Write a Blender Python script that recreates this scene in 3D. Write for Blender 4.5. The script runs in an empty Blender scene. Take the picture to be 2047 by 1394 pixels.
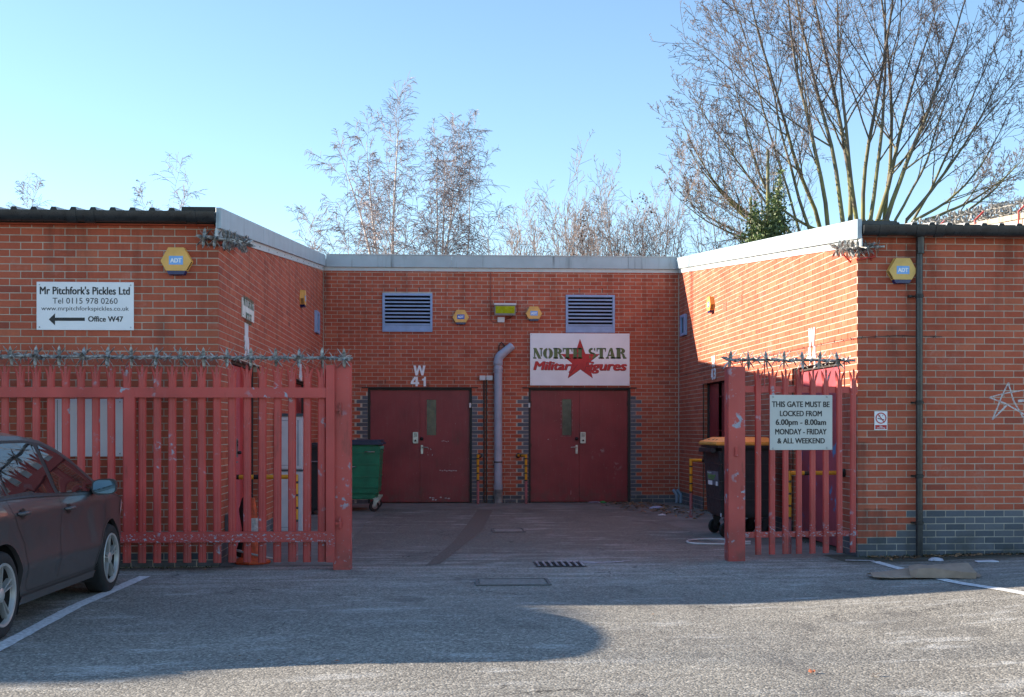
import bpy, bmesh, math, random
from mathutils import Vector, Matrix
R = math.radians
rnd = random.Random(7)
scene = bpy.context.scene
col = scene.collection

# ---------------------------------------------------------------- camera
F, EYE, TH = 2450.0, 1.43, math.atan(.0549)      # focal length in photo pixels, eye height, heading
cam_d = bpy.data.cameras.new('camera'); cam = bpy.data.objects.new('camera', cam_d); col.objects.link(cam)
cam_d.sensor_width = 36; cam_d.lens = F/2047*36; cam_d.shift_y = 163/2047
cam_d.clip_start = .1; cam_d.clip_end = 3000
cam.location = (0, 0, EYE); cam.rotation_euler = (R(90), 0, -TH)
scene.camera = cam

# ---------------------------------------------------------------- sky, sun, exposure
SUN_DIR = Vector((-6.96, 1.80, 2.13)).normalized()        # towards the sun
w = bpy.data.worlds.new('World'); scene.world = w; w.use_nodes = True
nt = w.node_tree; bg = nt.nodes['Background']
sky = nt.nodes.new('ShaderNodeTexSky'); sky.sky_type = 'NISHITA'; sky.sun_disc = False
sky.sun_elevation = math.asin(SUN_DIR.z)
sky.sun_rotation = math.atan2(SUN_DIR.x, SUN_DIR.y)
sky.altitude = 50; sky.air_density = 1.0; sky.dust_density = .0; sky.ozone_density = 2.6
nt.links.new(sky.outputs[0], bg.inputs[0]); bg.inputs[1].default_value = .10
sd = bpy.data.lights.new('sun', 'SUN'); sd.energy = 5.0; sd.angle = R(.55); sd.color = (1, .87, .70)
so = bpy.data.objects.new('sun', sd); col.objects.link(so); so.location = (-20, 10, 20)
so.rotation_euler = SUN_DIR.to_track_quat('Z', 'Y').to_euler()
vs = scene.view_settings
vs.view_transform = 'Standard'; vs.look = 'None'; vs.exposure = 1.66; vs.gamma = 1; vs.use_curve_mapping = False

# ---------------------------------------------------------------- where a photo pixel lands on a plane of the place
RIGHT = Vector((math.cos(TH), -math.sin(TH), 0)); FWD = Vector((math.sin(TH), math.cos(TH), 0)); ORG = Vector((0, 0, EYE))
def ray(px, py): return RIGHT*((px-1023.5)/F) + FWD + Vector((0, 0, (860-py)/F))
def at_y(px, py, Y): d = ray(px, py); return ORG + d*(Y/d.y)
def at_x(px, py, X): d = ray(px, py); return ORG + d*(X/d.x)
def at_z(px, py, z=0): d = ray(px, py); return ORG + d*((z-EYE)/d.z)

# ---------------------------------------------------------------- materials
MATS = {}
class NB:
    """small helper to write node trees"""
    def __init__(s, name):
        s.m = bpy.data.materials.new(name); s.m.use_nodes = True; s.t = s.m.node_tree
        s.p = s.t.nodes['Principled BSDF']
    def n(s, typ, **kw):
        x = s.t.nodes.new(typ)
        for k, v in kw.items(): setattr(x, k, v)
        return x
    def L(s, a, b): s.t.links.new(a, b)
    def val(s, v):
        x = s.n('ShaderNodeValue'); x.outputs[0].default_value = v; return x.outputs[0]
    def pos(s): return s.n('ShaderNodeNewGeometry').outputs['Position']
    def obj(s): return s.n('ShaderNodeTexCoord').outputs['Object']
    def math(s, op, a, b=None, clamp=False):
        x = s.n('ShaderNodeMath', operation=op); x.use_clamp = clamp
        for i, v in enumerate((a, b)):
            if v is None: continue
            if isinstance(v, (int, float)): x.inputs[i].default_value = v
            else: s.L(v, x.inputs[i])
        return x.outputs[0]
    def noise(s, vec, scale, detail=3, rough=.55, stretch=None):
        if stretch:
            mp = s.n('ShaderNodeMapping'); mp.inputs['Scale'].default_value = stretch; s.L(vec, mp.inputs['Vector']); vec = mp.outputs[0]
        x = s.n('ShaderNodeTexNoise'); x.inputs['Scale'].default_value = scale; x.inputs['Detail'].default_value = detail
        x.inputs['Roughness'].default_value = rough; s.L(vec, x.inputs['Vector']); return x.outputs[0]
    def ramp(s, v, lo, hi, a=0., b=1.):
        x = s.n('ShaderNodeMapRange'); x.inputs['From Min'].default_value = lo; x.inputs['From Max'].default_value = hi
        x.inputs['To Min'].default_value = a; x.inputs['To Max'].default_value = b; s.L(v, x.inputs['Value']); return x.outputs[0]
    def cramp(s, v, stops):
        x = s.n('ShaderNodeValToRGB'); e = x.color_ramp.elements
        e[0].position = stops[0][0]; e[0].color = (*stops[0][1], 1); e[1].position = stops[1][0]; e[1].color = (*stops[1][1], 1)
        for p, c in stops[2:]:
            k = e.new(p); k.color = (*c, 1)
        s.L(v, x.inputs[0]); return x.outputs[0]
    def mix(s, f, a, b, typ='MIX'):
        x = s.n('ShaderNodeMix', data_type='RGBA', blend_type=typ)
        for sock, v in ((x.inputs[0], f), (x.inputs[6], a), (x.inputs[7], b)):
            if isinstance(v, (int, float)): sock.default_value = v
            elif isinstance(v, tuple): sock.default_value = (*v, 1)
            else: s.L(v, sock)
        return x.outputs[2]
    def xyz(s, vec):
        x = s.n('ShaderNodeSeparateXYZ'); s.L(vec, x.inputs[0]); return x.outputs
    def bump(s, h, strength=.3, dist=.01):
        x = s.n('ShaderNodeBump'); x.inputs['Strength'].default_value = strength; x.inputs['Distance'].default_value = dist
        s.L(h, x.inputs['Height']); s.L(x.outputs[0], s.p.inputs['Normal'])
    def out(s, colr=None, rough=None, metal=None, spec=None):
        for k, v in (('Base Color', colr), ('Roughness', rough), ('Metallic', metal), ('Specular IOR Level', spec)):
            if v is None: continue
            if isinstance(v, tuple): s.p.inputs[k].default_value = (*v, 1)
            elif isinstance(v, (int, float)): s.p.inputs[k].default_value = v
            else: s.L(v, s.p.inputs[k])
        return s.m

def plain(name, c, rough=.6, metal=0, var=.12, scale=6, bump=0, coat=0, bscale=120):
    if name in MATS: return MATS[name]
    b = NB(name); P = b.obj()
    n1 = b.noise(P, scale, 5)
    dark = tuple(x*(1-var*1.6) for x in c); lite = tuple(min(1, x*(1+var)) for x in c)
    cc = b.cramp(n1, [(.3, dark), (.7, lite)])
    b.out(cc, b.ramp(b.noise(P, scale*3, 3), .3, .7, rough-.07, min(1, rough+.08)), metal)
    if bump: b.bump(b.noise(P, bscale, 3), bump, .004)
    if coat: b.p.inputs['Coat Weight'].default_value = coat; b.p.inputs['Coat Roughness'].default_value = .04
    MATS[name] = b.m; return b.m

def chipped(name, c, chipc=(.34, .38, .44), amount=.66, rough=.42, scale=9, band=None):
    """old gloss paint with flaked patches, faded streaks and grime"""
    if name in MATS: return MATS[name]
    b = NB(name); P = b.pos()
    big = b.noise(P, 1.7, 4); fine = b.noise(P, scale*2.2, 4, .6); streak = b.noise(P, 5, 3, .6, (6, 6, .5))
    base = b.mix(b.ramp(big, .3, .7), tuple(x*.80 for x in c), tuple(min(1, x*1.18+.01) for x in c))
    base = b.mix(b.ramp(streak, .52, .75, 0, .35), base, tuple(min(1, x*.8+.05) for x in c))
    rust = b.math('MULTIPLY', b.ramp(b.noise(P, 6, 4, .65, (1, 1, .25)), .60, .70), b.ramp(b.noise(P, 1.3, 2), .48, .56))
    base = b.mix(b.math('MULTIPLY', rust, .55), base, (.10, .030, .018))
    dirt = b.math('MULTIPLY', b.ramp(b.xyz(P)[2], .05, .45, 1, 0), b.ramp(b.noise(P, 9, 4, .6), .38, .62))
    base = b.mix(b.math('MULTIPLY', dirt, .45), base, (.07, .055, .045))
    m = b.math('MULTIPLY', b.ramp(b.noise(P, scale, 2), .55, .62), b.ramp(fine, .5, .56))
    lim = b.ramp(b.noise(P, scale*.35, 2), amount-.12, amount+.02)
    m = b.math('MULTIPLY', m, lim, True)
    speck = b.ramp(b.noise(P, 55, 2), .735, .76)
    m = b.math('MAXIMUM', m, speck)
    if band:                                       # more flaking within a band of heights (rails knocked low down)
        z = b.xyz(P)[2]
        inb = b.math('MULTIPLY', b.math('GREATER_THAN', z, band[0]), b.math('LESS_THAN', z, band[1]))
        m = b.math('MAXIMUM', m, b.math('MULTIPLY', inb, b.ramp(b.noise(P, 30, 4, .7, (1, 1, 1.6)), .565, .60)))
    cc = b.mix(m, base, chipc)
    b.out(cc, b.ramp(m, 0, 1, rough, .75))
    b.bump(b.math('ADD', b.math('MULTIPLY', m, -1.0), b.math('MULTIPLY', b.noise(P, 60, 3), .3)), .35, .003)
    MATS[name] = b.m; return b.m

def grime(b, c, P):
    """soot runs below fittings, green algae at the foot of walls: marks with a place of their own"""
    x, y, z = b.xyz(P)
    big = b.noise(P, .9, 4, .6)
    c = b.mix(b.ramp(big, .38, .70, 0, .55), c, b.mix(1.0, c, (.72, .66, .62), 'MULTIPLY'))
    eff = b.math('MULTIPLY', b.ramp(b.noise(P, 1.7, 5, .7), .56, .72), b.ramp(b.noise(P, 25, 3), .40, .60))
    c = b.mix(b.math('MULTIPLY', eff, .22), c, (.55, .47, .42))
    es = b.math('MULTIPLY', b.ramp(b.noise(P, 4.5, 4, .65, (1, 1, .10)), .50, .68), b.ramp(z, 2.2, 3.6, .10, 1))
    c = b.mix(b.math('MULTIPLY', es, .60), c, b.mix(1.0, c, (.42, .40, .38), 'MULTIPLY'))
    foot = b.math('MULTIPLY', b.ramp(z, .0, .42, 1, 0), b.ramp(b.noise(P, 4, 4, .65), .42, .62))
    c = b.mix(b.math('MULTIPLY', foot, .6, True), c, (.052, .055, .035))
    runs = [(24, -.33, .05, 2.35, 1.0), (24, .99, .12, 2.55, .55), (24, -1.2, .16, 2.4, .4), (13.5, 5.03, .13, 2.60, .45),
            (12.95, -2.92, .12, 2.62, .45), (24, .38, .10, 2.0, .5), (24, -2.33, .07, 4.5, .8), (24, 4.52, .05, 4.5, .4),
            (13.5, 5.21, .05, 3.5, .6), (12.95, -4.1, .06, 3.55, .35), (13.5, 4.66, .12, 1.3, .9), (13.5, 4.8, .35, .55, .8)]
    acc = None
    wob = b.math('MULTIPLY', b.math('SUBTRACT', b.noise(P, 3, 3), .5), .10)
    streak = b.ramp(b.noise(P, 14, 3, .6, (1, 1, .12)), .25, .6)
    for (yy, xx, ww, zt, st) in runs:
        dx = b.math('ABSOLUTE', b.math('SUBTRACT', b.math('ADD', x, wob), xx))
        m = b.ramp(dx, ww*.3, ww, st, 0)
        m = b.math('MULTIPLY', m, b.math('LESS_THAN', b.math('ABSOLUTE', b.math('SUBTRACT', y, yy)), .12))
        m = b.math('MULTIPLY', m, b.ramp(z, zt-1.3 if ww < .3 else zt-.6, zt, .15, 1))
        m = b.math('MULTIPLY', m, b.math('LESS_THAN', z, zt))
        acc = m if acc is None else b.math('MAXIMUM', acc, m)
    acc = b.math('MULTIPLY', acc, streak, True)
    return b.mix(b.math('MULTIPLY', acc, .72), c, (.045, .037, .03))

def brick_mat(name, stops, rough=.82, spot=.5):
    b = NB(name); P = b.pos(); g = b.n('ShaderNodeNewGeometry'); oi = b.n('ShaderNodeObjectInfo')
    r = b.math('FRACT', b.math('ADD', g.outputs['Random Per Island'], b.math('MULTIPLY', oi.outputs['Random'], 7.31)))
    c = b.cramp(r, stops)
    n = b.noise(P, 38, 5, .7); n2 = b.noise(P, 7, 3, .6, (1, 1, 3))
    c = b.mix(b.ramp(n, .35, .7, 0, .28), c, b.mix(1.0, c, (.66, .60, .58), 'MULTIPLY'))
    c = b.mix(b.ramp(n2, .5, .75, 0, .4), c, b.mix(1.0, c, (1.25, 1.12, 1.0), 'MULTIPLY'))
    c = b.mix(b.ramp(b.noise(P, 130, 2), .70, .76, 0, spot), c, (.46, .34, .27))
    b.out(grime(b, c, P), b.ramp(n, .3, .7, rough-.1, rough+.1), 0, .35)
    b.bump(b.math('ADD', b.noise(P, 160, 4, .7), b.math('MULTIPLY', b.noise(P, 30, 2), .8)), .5, .003)
    MATS[name] = b.m; return b.m
M_BRICK = brick_mat('red_brick', [(0, (.40, .090, .049)), (.2, (.47, .108, .058)), (.8, (.52, .130, .070)), (.94, (.54, .155, .083)), (1, (.33, .080, .050))])
M_BLUE = brick_mat('blue_engineering_brick', [(0, (.085, .095, .115)), (.5, (.12, .13, .155)), (1, (.16, .165, .185))], .6, .15)
def mortar_mat():
    b = NB('mortar'); P = b.pos()
    c = b.cramp(b.noise(P, 9, 5, .6), [(.3, (.46, .40, .33)), (.7, (.62, .55, .46))])
    b.out(grime(b, c, P), .92, 0, .2); b.bump(b.noise(P, 220, 3), .6, .003); MATS['mortar'] = b.m; return b.m
M_MORTAR = mortar_mat()

def asphalt_mat():
    b = NB('asphalt'); P = b.pos(); x, y, z = b.xyz(P)
    grit = b.noise(P, 95, 2, .6); grit2 = b.noise(P, 42, 3, .7)
    stone = b.n('ShaderNodeTexVoronoi'); stone.inputs['Scale'].default_value = 75; b.L(P, stone.inputs['Vector'])
    sr = b.xyz(stone.outputs['Color'])[0]
    base = b.cramp(sr, [(0, (.17, .158, .138)), (.5, (.28, .262, .228)), (.85, (.36, .336, .290)), (1, (.50, .47, .41))])
    big = b.noise(P, .55, 5, .6)
    base = b.mix(b.ramp(big, .35, .65, 0, .55), base, b.mix(1.0, base, (.66, .66, .68), 'MULTIPLY'))
    # newer, sparser wearing course in the yard: darker and browner, away from the open car park
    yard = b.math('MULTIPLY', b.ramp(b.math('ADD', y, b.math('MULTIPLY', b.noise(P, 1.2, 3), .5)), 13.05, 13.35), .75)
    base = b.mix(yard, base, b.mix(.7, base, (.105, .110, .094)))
    # dusty pale scuffs drawn out across the slope where water dries
    sc = b.noise(P, 1.5, 6, .68, (.75, 2.2, 1)); lim = b.noise(P, .35, 2)
    m = b.math('MULTIPLY', b.ramp(sc, .545, .63), b.ramp(lim, .38, .50))
    nearwall = b.math('MULTIPLY', b.ramp(y, 10.6, 11.6), b.ramp(y, 15.5, 13.4))
    sc2 = b.ramp(b.noise(P, 2.0, 6, .72, (.5, 2.4, 1)), .47, .60)
    m = b.math('MAXIMUM', m, b.math('MULTIPLY', nearwall, sc2))
    m = b.math('MULTIPLY', m, b.ramp(b.noise(P, 30, 4, .75), .40, .56, .12, 1))
    base = b.mix(b.math('MULTIPLY', m, .68, True), base, (.56, .55, .52))
    base = b.mix(b.ramp(sr, 0, 1, .35, 0), base, b.mix(1.0, base, (.35, .35, .36), 'MULTIPLY'))
    # hairline cracks
    wv = b.n('ShaderNodeVectorMath', operation='ADD'); nz_ = b.n('ShaderNodeTexNoise'); nz_.inputs['Scale'].default_value = 2.2; nz_.inputs['Detail'].default_value = 4; b.L(P, nz_.inputs['Vector'])
    b.L(P, wv.inputs[0]); b.L(nz_.outputs['Color'], wv.inputs[1])
    vc = b.n('ShaderNodeTexVoronoi', feature='DISTANCE_TO_EDGE'); vc.inputs['Scale'].default_value = .42; b.L(wv.outputs[0], vc.inputs['Vector'])
    ck = b.math('MULTIPLY', b.ramp(vc.outputs['Distance'], .0015, .0045, 1, 0), b.ramp(b.noise(P, .45, 2), .50, .56))
    base = b.mix(b.math('MULTIPLY', ck, .8), base, (.03, .028, .026))
    # oil and tyre grime
    oil = b.ramp(b.noise(P, 1.1, 4, .6, (1.5, .6, 1)), .58, .70, 0, .55)
    base = b.mix(oil, base, (.085, .080, .076))
    # dirt and moss gathered along the foot of the walls
    foot = b.ramp(b.math('ADD', y, b.math('MULTIPLY', b.noise(P, 3, 4), .5)), 12.7, 13.25)
    side = b.math('MAXIMUM', b.math('GREATER_THAN', x, 4.3), b.math('LESS_THAN', x, -2.2))
    base = b.mix(b.math('MULTIPLY', b.math('MULTIPLY', foot, side), .8), base, b.mix(b.ramp(b.noise(P, 22, 4), .4, .6), (.040, .036, .026), (.075, .072, .042)))
    b.out(base, b.ramp(grit2, .3, .7, .72, .95), 0, .3)
    b.bump(b.math('ADD', b.math('MULTIPLY', stone.outputs['Distance'], -1.0), b.math('MULTIPLY', grit, .6)), .5, .006)
    MATS['asphalt'] = b.m; return b.m
M_ASPH = asphalt_mat()
def concrete_mat():
    b = NB('concrete'); P = b.pos()
    c = b.cramp(b.noise(P, 1.6, 6, .65), [(.28, (.13, .127, .113)), (.72, (.27, .262, .24))])
    c = b.mix(b.ramp(b.noise(P, 6, 5, .7), .55, .72, 0, .6), c, (.06, .062, .042))
    c = b.mix(b.ramp(b.noise(P, 120, 2), .62, .75, 0, .5), c, (.27, .26, .24))
    b.out(c, .9, 0, .25); b.bump(b.noise(P, 140, 4, .7), .5, .004); MATS['concrete'] = b.m; return b.m
M_CONC = concrete_mat()

M_FENCE = chipped('red_fence_paint', (.47, .050, .042), band=(.25, .38))
M_POST = chipped('red_post_paint', (.47, .060, .050), amount=.52, scale=6.5)
M_DOOR = chipped('maroon_door_paint', (.225, .014, .020), (.55, .53, .50), amount=.74, rough=.45, scale=4)
M_DOORB = chipped('red_door_paint', (.42, .012, .012), (.5, .4, .4), amount=.8, rough=.4, scale=4)
M_DOORP = chipped('faded_pink_door_paint', (.36, .055, .075), (.10, .19, .36), amount=.46, rough=.5, scale=3.0)
M_FRAME = plain('dark_frame', (.028, .022, .020), .6)
M_BLACK = plain('black_plastic', (.018, .018, .019), .42, var=.25, scale=14)
M_GUTTER = plain('black_gutter_plastic', (.030, .032, .035), .32, var=.3, scale=9)
M_RUBBER = plain('rubber', (.015, .015, .015), .8, bump=.2)
M_BINK = plain('black_bin_plastic', (.022, .020, .024), .5, var=.2, scale=9, bump=.12, bscale=60)
M_GREEN = plain('green_bin_plastic', (.008, .195, .098), .45, var=.2, scale=5)
M_BLUELID = plain('dark_blue_lid_plastic', (.022, .035, .085), .45)
M_ORANGE = plain('orange_yellow_plastic', (.72, .33, .055), .5, var=.12)
M_YEL = chipped('yellow_barrier_paint', (.75, .33, .008), (.25, .10, .04), amount=.8)
M_PINKB = chipped('faded_red_barrier_paint', (.42, .12, .13), (.3, .3, .32), amount=.6)
M_BLK = plain('black_paint', (.018, .017, .016), .5)
M_CONE = plain('orange_cone_rubber', (.62, .085, .022), .55, var=.3, scale=14)
M_WHITE = plain('white_plastic', (.62, .62, .62), .4, var=.07)
M_SIGNW = plain('white_sign_face', (.84, .84, .86), .35, var=.04, scale=3)
M_SIGNG = plain('pale_grey_sign_face', (.56, .57, .54), .4, var=.05, scale=4)
M_INK = plain('black_print', (.012, .012, .014), .45)
M_WPAINT = plain('white_door_panel_paint', (.60, .62, .66), .35, var=.06)
M_STEEL = plain('steel', (.42, .42, .42), .35, 1, var=.2, scale=20)
M_GALV = plain('galvanised_spike_steel', (.40, .39, .37), .5, .35, var=.6, scale=26, bump=.2)
M_RUST = plain('rusty_red_steel', (.16, .045, .035), .75, var=.4, scale=20)
M_LOUV = plain('blue_louvre_paint', (.26, .37, .58), .4, var=.10, scale=5)
M_DARK = plain('dark_void', (.008, .008, .009), .9)
M_PIPE = plain('grey_flue_pipe', (.40, .42, .50), .5, var=.12, scale=4)
M_YBOX = plain('yellow_alarm_casing', (.80, .43, .10), .42, var=.1)
M_YBOX2 = plain('mustard_alarm_casing', (.70, .45, .12), .42, var=.1)
M_NAVY = plain('navy_lens', (.018, .022, .11), .25, var=.2)
M_SKYB = plain('sky_blue_print', (.20, .42, .78), .5)
M_BLUEP = plain('royal_blue_print', (.035, .10, .42), .5)
M_REDP = plain('red_print', (.50, .020, .022), .5)
M_OLIVE = plain('olive_print', (.115, .165, .052), .5)
M_LIME = plain('lime_glass', (.42, .50, .012), .25)
M_LITEGRN = plain('green_print', (.10, .28, .05), .5)
M_CARD = plain('brown_cardboard', (.37, .26, .19), .85, var=.12, scale=10)
M_PAPER = plain('white_paper', (.68, .69, .74), .6)
M_LEAF = plain('dead_leaf', (.30, .17, .085), .8, var=.5, scale=8)
M_TWIGB = plain('birch_bark', (.62, .54, .50), .8, var=.35, scale=12)
M_TWIGP = plain('birch_twig', (.23, .18, .18), .8, var=.3)
M_SHRUB = plain('bare_shrub_twig', (.22, .17, .155), .85, var=.4)
M_IVY = plain('ivy_leaf', (.075, .115, .032), .5, var=.45, scale=2)
M_WPNT = plain('road_white_paint', (.72, .73, .74), .7, var=.25, scale=30)
M_IRON = plain('cast_iron', (.055, .052, .050), .6, .4, var=.3, bump=.3)
M_STONE = plain('stone_coping', (.34, .28, .22), .85, var=.2)
M_ROOF = plain('grey_roof_sheet', (.42, .42, .41), .45, .2, var=.15)
M_PIPE2 = plain('brown_conduit', (.055, .035, .030), .5)
def fascia_mat(name, c):
    b = NB(name); P = b.pos()
    s = b.noise(P, 9, 4, .7, (1, 1, .06)); lim = b.noise(P, .8, 2)
    base = b.cramp(b.noise(P, 3, 4), [(.3, tuple(v*.9 for v in c)), (.7, tuple(min(1, v*1.08) for v in c))])
    m = b.math('MULTIPLY', b.ramp(s, .55, .68), b.ramp(lim, .47, .60))
    b.out(b.mix(b.math('MULTIPLY', m, .65), base, (.05, .055, .05)), .42, .0); MATS[name] = b.m; return b.m
M_FASC = fascia_mat('grey_blue_fascia', (.37, .44, .48))
M_FLASH = plain('pale_flashing', (.50, .53, .53), .4, var=.08)
def bark_mat():
    b = NB('green_grey_bark'); P = b.pos()
    n = b.noise(P, 2.2, 4); z = b.xyz(P)[2]
    g = b.math('MULTIPLY', b.ramp(z, 5.5, 11.5, 1, .05), b.ramp(n, .3, .62))
    c = b.mix(g, (.115, .094, .080), (.26, .275, .075))
    b.out(c, .85); b.bump(b.noise(P, 40, 3), .4, .01); MATS['bark'] = b.m; return b.m
M_BARK = bark_mat()
M_TWIG = plain('brown_twig', (.135, .098, .085), .85, var=.35)
def car_mat():
    b = NB('brown_grey_car_paint'); P = b.obj()
    fl = b.noise(P, 900, 1); d = b.noise(P, 3, 5, .6)
    c = b.mix(b.ramp(fl, .4, .7, 0, .35), (.055, .048, .050), (.105, .092, .092))
    dust = b.math('MULTIPLY', b.ramp(b.xyz(P)[2], .25, .85, .55, .08), b.ramp(d, .3, .7, .5, 1))
    c = b.mix(dust, c, (.085, .078, .072))
    b.out(c, b.ramp(dust, 0, .5, .38, .6), .2)
    b.p.inputs['Coat Weight'].default_value = .42; b.p.inputs['Coat Roughness'].default_value = .04
    MATS['car_paint'] = b.m; return b.m
M_CAR = car_mat()
def glass_mat(name, tint, rough=.02):
    b = NB(name); b.out(tint, rough, 0, .9); b.p.inputs['Coat Weight'].default_value = 1; b.p.inputs['Coat Roughness'].default_value = .01
    MATS[name] = b.m; return b.m
M_CGLASS = glass_mat('dark_car_glass', (.010, .010, .012)); M_CGLASS.node_tree.nodes['Principled BSDF'].inputs['Coat Weight'].default_value = .15; M_CGLASS.node_tree.nodes['Principled BSDF'].inputs['Specular IOR Level'].default_value = .5
M_DGLASS = plain('wired_door_glass', (.05, .055, .047), .2, var=.5, scale=5)

# ---------------------------------------------------------------- mesh helpers
class MB:
    def __init__(s): s.v = []; s.f = []
    def add(s, vs_, fs):
        o = len(s.v); s.v += [tuple(v) for v in vs_]; s.f += [tuple(i+o for i in f) for f in fs]; return s
    def box(s, x0, x1, y0, y1, z0, z1):
        return s.hexa([(x0, y0, z0), (x1, y0, z0), (x1, y1, z0), (x0, y1, z0), (x0, y0, z1), (x1, y0, z1), (x1, y1, z1), (x0, y1, z1)])
    def hexa(s, p):
        return s.add(p, [(0, 3, 2, 1), (4, 5, 6, 7), (0, 1, 5, 4), (1, 2, 6, 5), (2, 3, 7, 6), (3, 0, 4, 7)])
    def prism(s, poly, ext):
        """poly: 3-D points of a flat outline, ext: extrusion vector"""
        n = len(poly); e = Vector(ext); a = [Vector(p) for p in poly]; b = [p+e for p in a]
        return s.add(a+b, [tuple(range(n)), tuple(range(2*n-1, n-1, -1))]+[(i, i+n, (i+1) % n+n, (i+1) % n) for i in range(n)])
    def tube(s, pts, r, seg=8, cap=True):
        pts = [Vector(p) for p in pts]; n = len(pts)
        rs = r if isinstance(r, (list, tuple)) else [r]*n
        vs_ = []; fs = []; up = None
        for i, p in enumerate(pts):
            t = (pts[min(i+1, n-1)]-pts[max(i-1, 0)]).normalized()
            if up is None: up = t.orthogonal().normalized()
            up = (up - t*up.dot(t))
            up = up.normalized() if up.length > 1e-6 else t.orthogonal().normalized()
            sd_ = t.cross(up)
            for k in range(seg):
                a = 2*math.pi*k/seg; vs_.append(p+(up*math.cos(a)+sd_*math.sin(a))*rs[i])
        for i in range(n-1):
            for k in range(seg):
                a = i*seg+k; b = i*seg+(k+1) % seg; fs.append((a, b, b+seg, a+seg))
        if cap: fs += [tuple(range(seg-1, -1, -1)), tuple(range((n-1)*seg, n*seg))]
        return s.add(vs_, fs)
    def lathe(s, prof, c=(0, 0, 0), seg=20, axis='z', M=None, cap=True):
        """prof: (radius, height) pairs"""
        vs_ = []; fs = []; c = Vector(c)
        for (r, h) in prof:
            for k in range(seg):
                a = 2*math.pi*k/seg; q = (r*math.cos(a), r*math.sin(a), h)
                if axis == 'x': q = (q[2], q[0], q[1])
                if axis == 'y': q = (q[0], q[2], q[1])
                q = Vector(q)
                if M: q = M @ q
                vs_.append(c+q)
        for i in range(len(prof)-1):
            for k in range(seg):
                a = i*seg+k; b = i*seg+(k+1) % seg; fs.append((a, b, b+seg, a+seg))
        if cap: fs += [tuple(range(seg)), tuple(range((len(prof)-1)*seg, len(prof)*seg))]
        return s.add(vs_, fs)
    def mesh(s, name, mat, off=(0, 0, 0), smooth=None, bevel=0, recalc=True):
        me = bpy.data.meshes.new(name); o = Vector(off)
        me.from_pydata([tuple(Vector(v)-o) for v in s.v], [], s.f)
        if mat: me.materials.append(mat)
        if recalc or bevel:
            bm = bmesh.new(); bm.from_mesh(me)
            if bevel:
                ed = [e for e in bm.edges if len(e.link_faces) == 2 and e.calc_face_angle(0) > .6]
                bmesh.ops.bevel(bm, geom=ed, offset=bevel, segments=1 if bevel < .004 else 2, affect='EDGES', clamp_overlap=True)
            bmesh.ops.recalc_face_normals(bm, faces=bm.faces)
            bm.to_mesh(me); bm.free()
        if smooth is not None:
            me.polygons.foreach_set('use_smooth', [True]*len(me.polygons))
            me.set_sharp_from_angle(angle=R(smooth))
        me.update(); return me
    def build(s, name, mat, parent=None, smooth=None, bevel=0, local=False, label=None, kind=None, recalc=True):
        """world-space vertices; parent may be an Empty or a part"""
        off = Vector((0, 0, 0))
        if parent is not None and not local: off = wloc(parent)
        me = s.mesh(name, mat, off, smooth, bevel, recalc)
        o = bpy.data.objects.new(name, me); col.objects.link(o)
        if parent is not None: o.parent = parent
        if label: o['label'] = label
        if kind: o['kind'] = kind
        return o
def wloc(o):
    v = Vector((0, 0, 0))
    while o is not None: v += o.location; o = o.parent
    return v
def thing(name, label, cat, loc=(0, 0, 0), rz=0, group=None):
    o = bpy.data.objects.new(name, None); col.objects.link(o); o.location = loc; o.rotation_euler = (0, 0, rz)
    o.empty_display_size = .1; o['label'] = label; o['category'] = cat
    if group: o['group'] = group
    return o
def tag(o, label, cat, group=None):
    o['label'] = label; o['category'] = cat
    if group: o['group'] = group
    return o
def put(name, me, parent, loc, rot=(0, 0, 0), scale=None, label=None, kind=None):
    """another object on a shared mesh; loc in world space, parents only translate"""
    o = bpy.data.objects.new(name, me); col.objects.link(o); o.parent = parent
    o.location = Vector(loc)-(wloc(parent) if parent else Vector((0, 0, 0))); o.rotation_euler = rot
    if scale: o.scale = scale
    if label: o['label'] = label
    if kind: o['kind'] = kind
    return o

class Frame:
    """a wall plane: u along it, n out of it, z up"""
    def __init__(s, o, u, n): s.o = Vector(o); s.u = Vector(u); s.n = Vector(n)
    def p(s, u, n, z): return s.o+s.u*u+s.n*n+Vector((0, 0, z))
    def box(s, mb, u0, u1, n0, n1, z0, z1):
        return mb.hexa([s.p(u0, n0, z0), s.p(u1, n0, z0), s.p(u1, n1, z0), s.p(u0, n1, z0),
                        s.p(u0, n0, z1), s.p(u1, n0, z1), s.p(u1, n1, z1), s.p(u0, n1, z1)])

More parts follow.
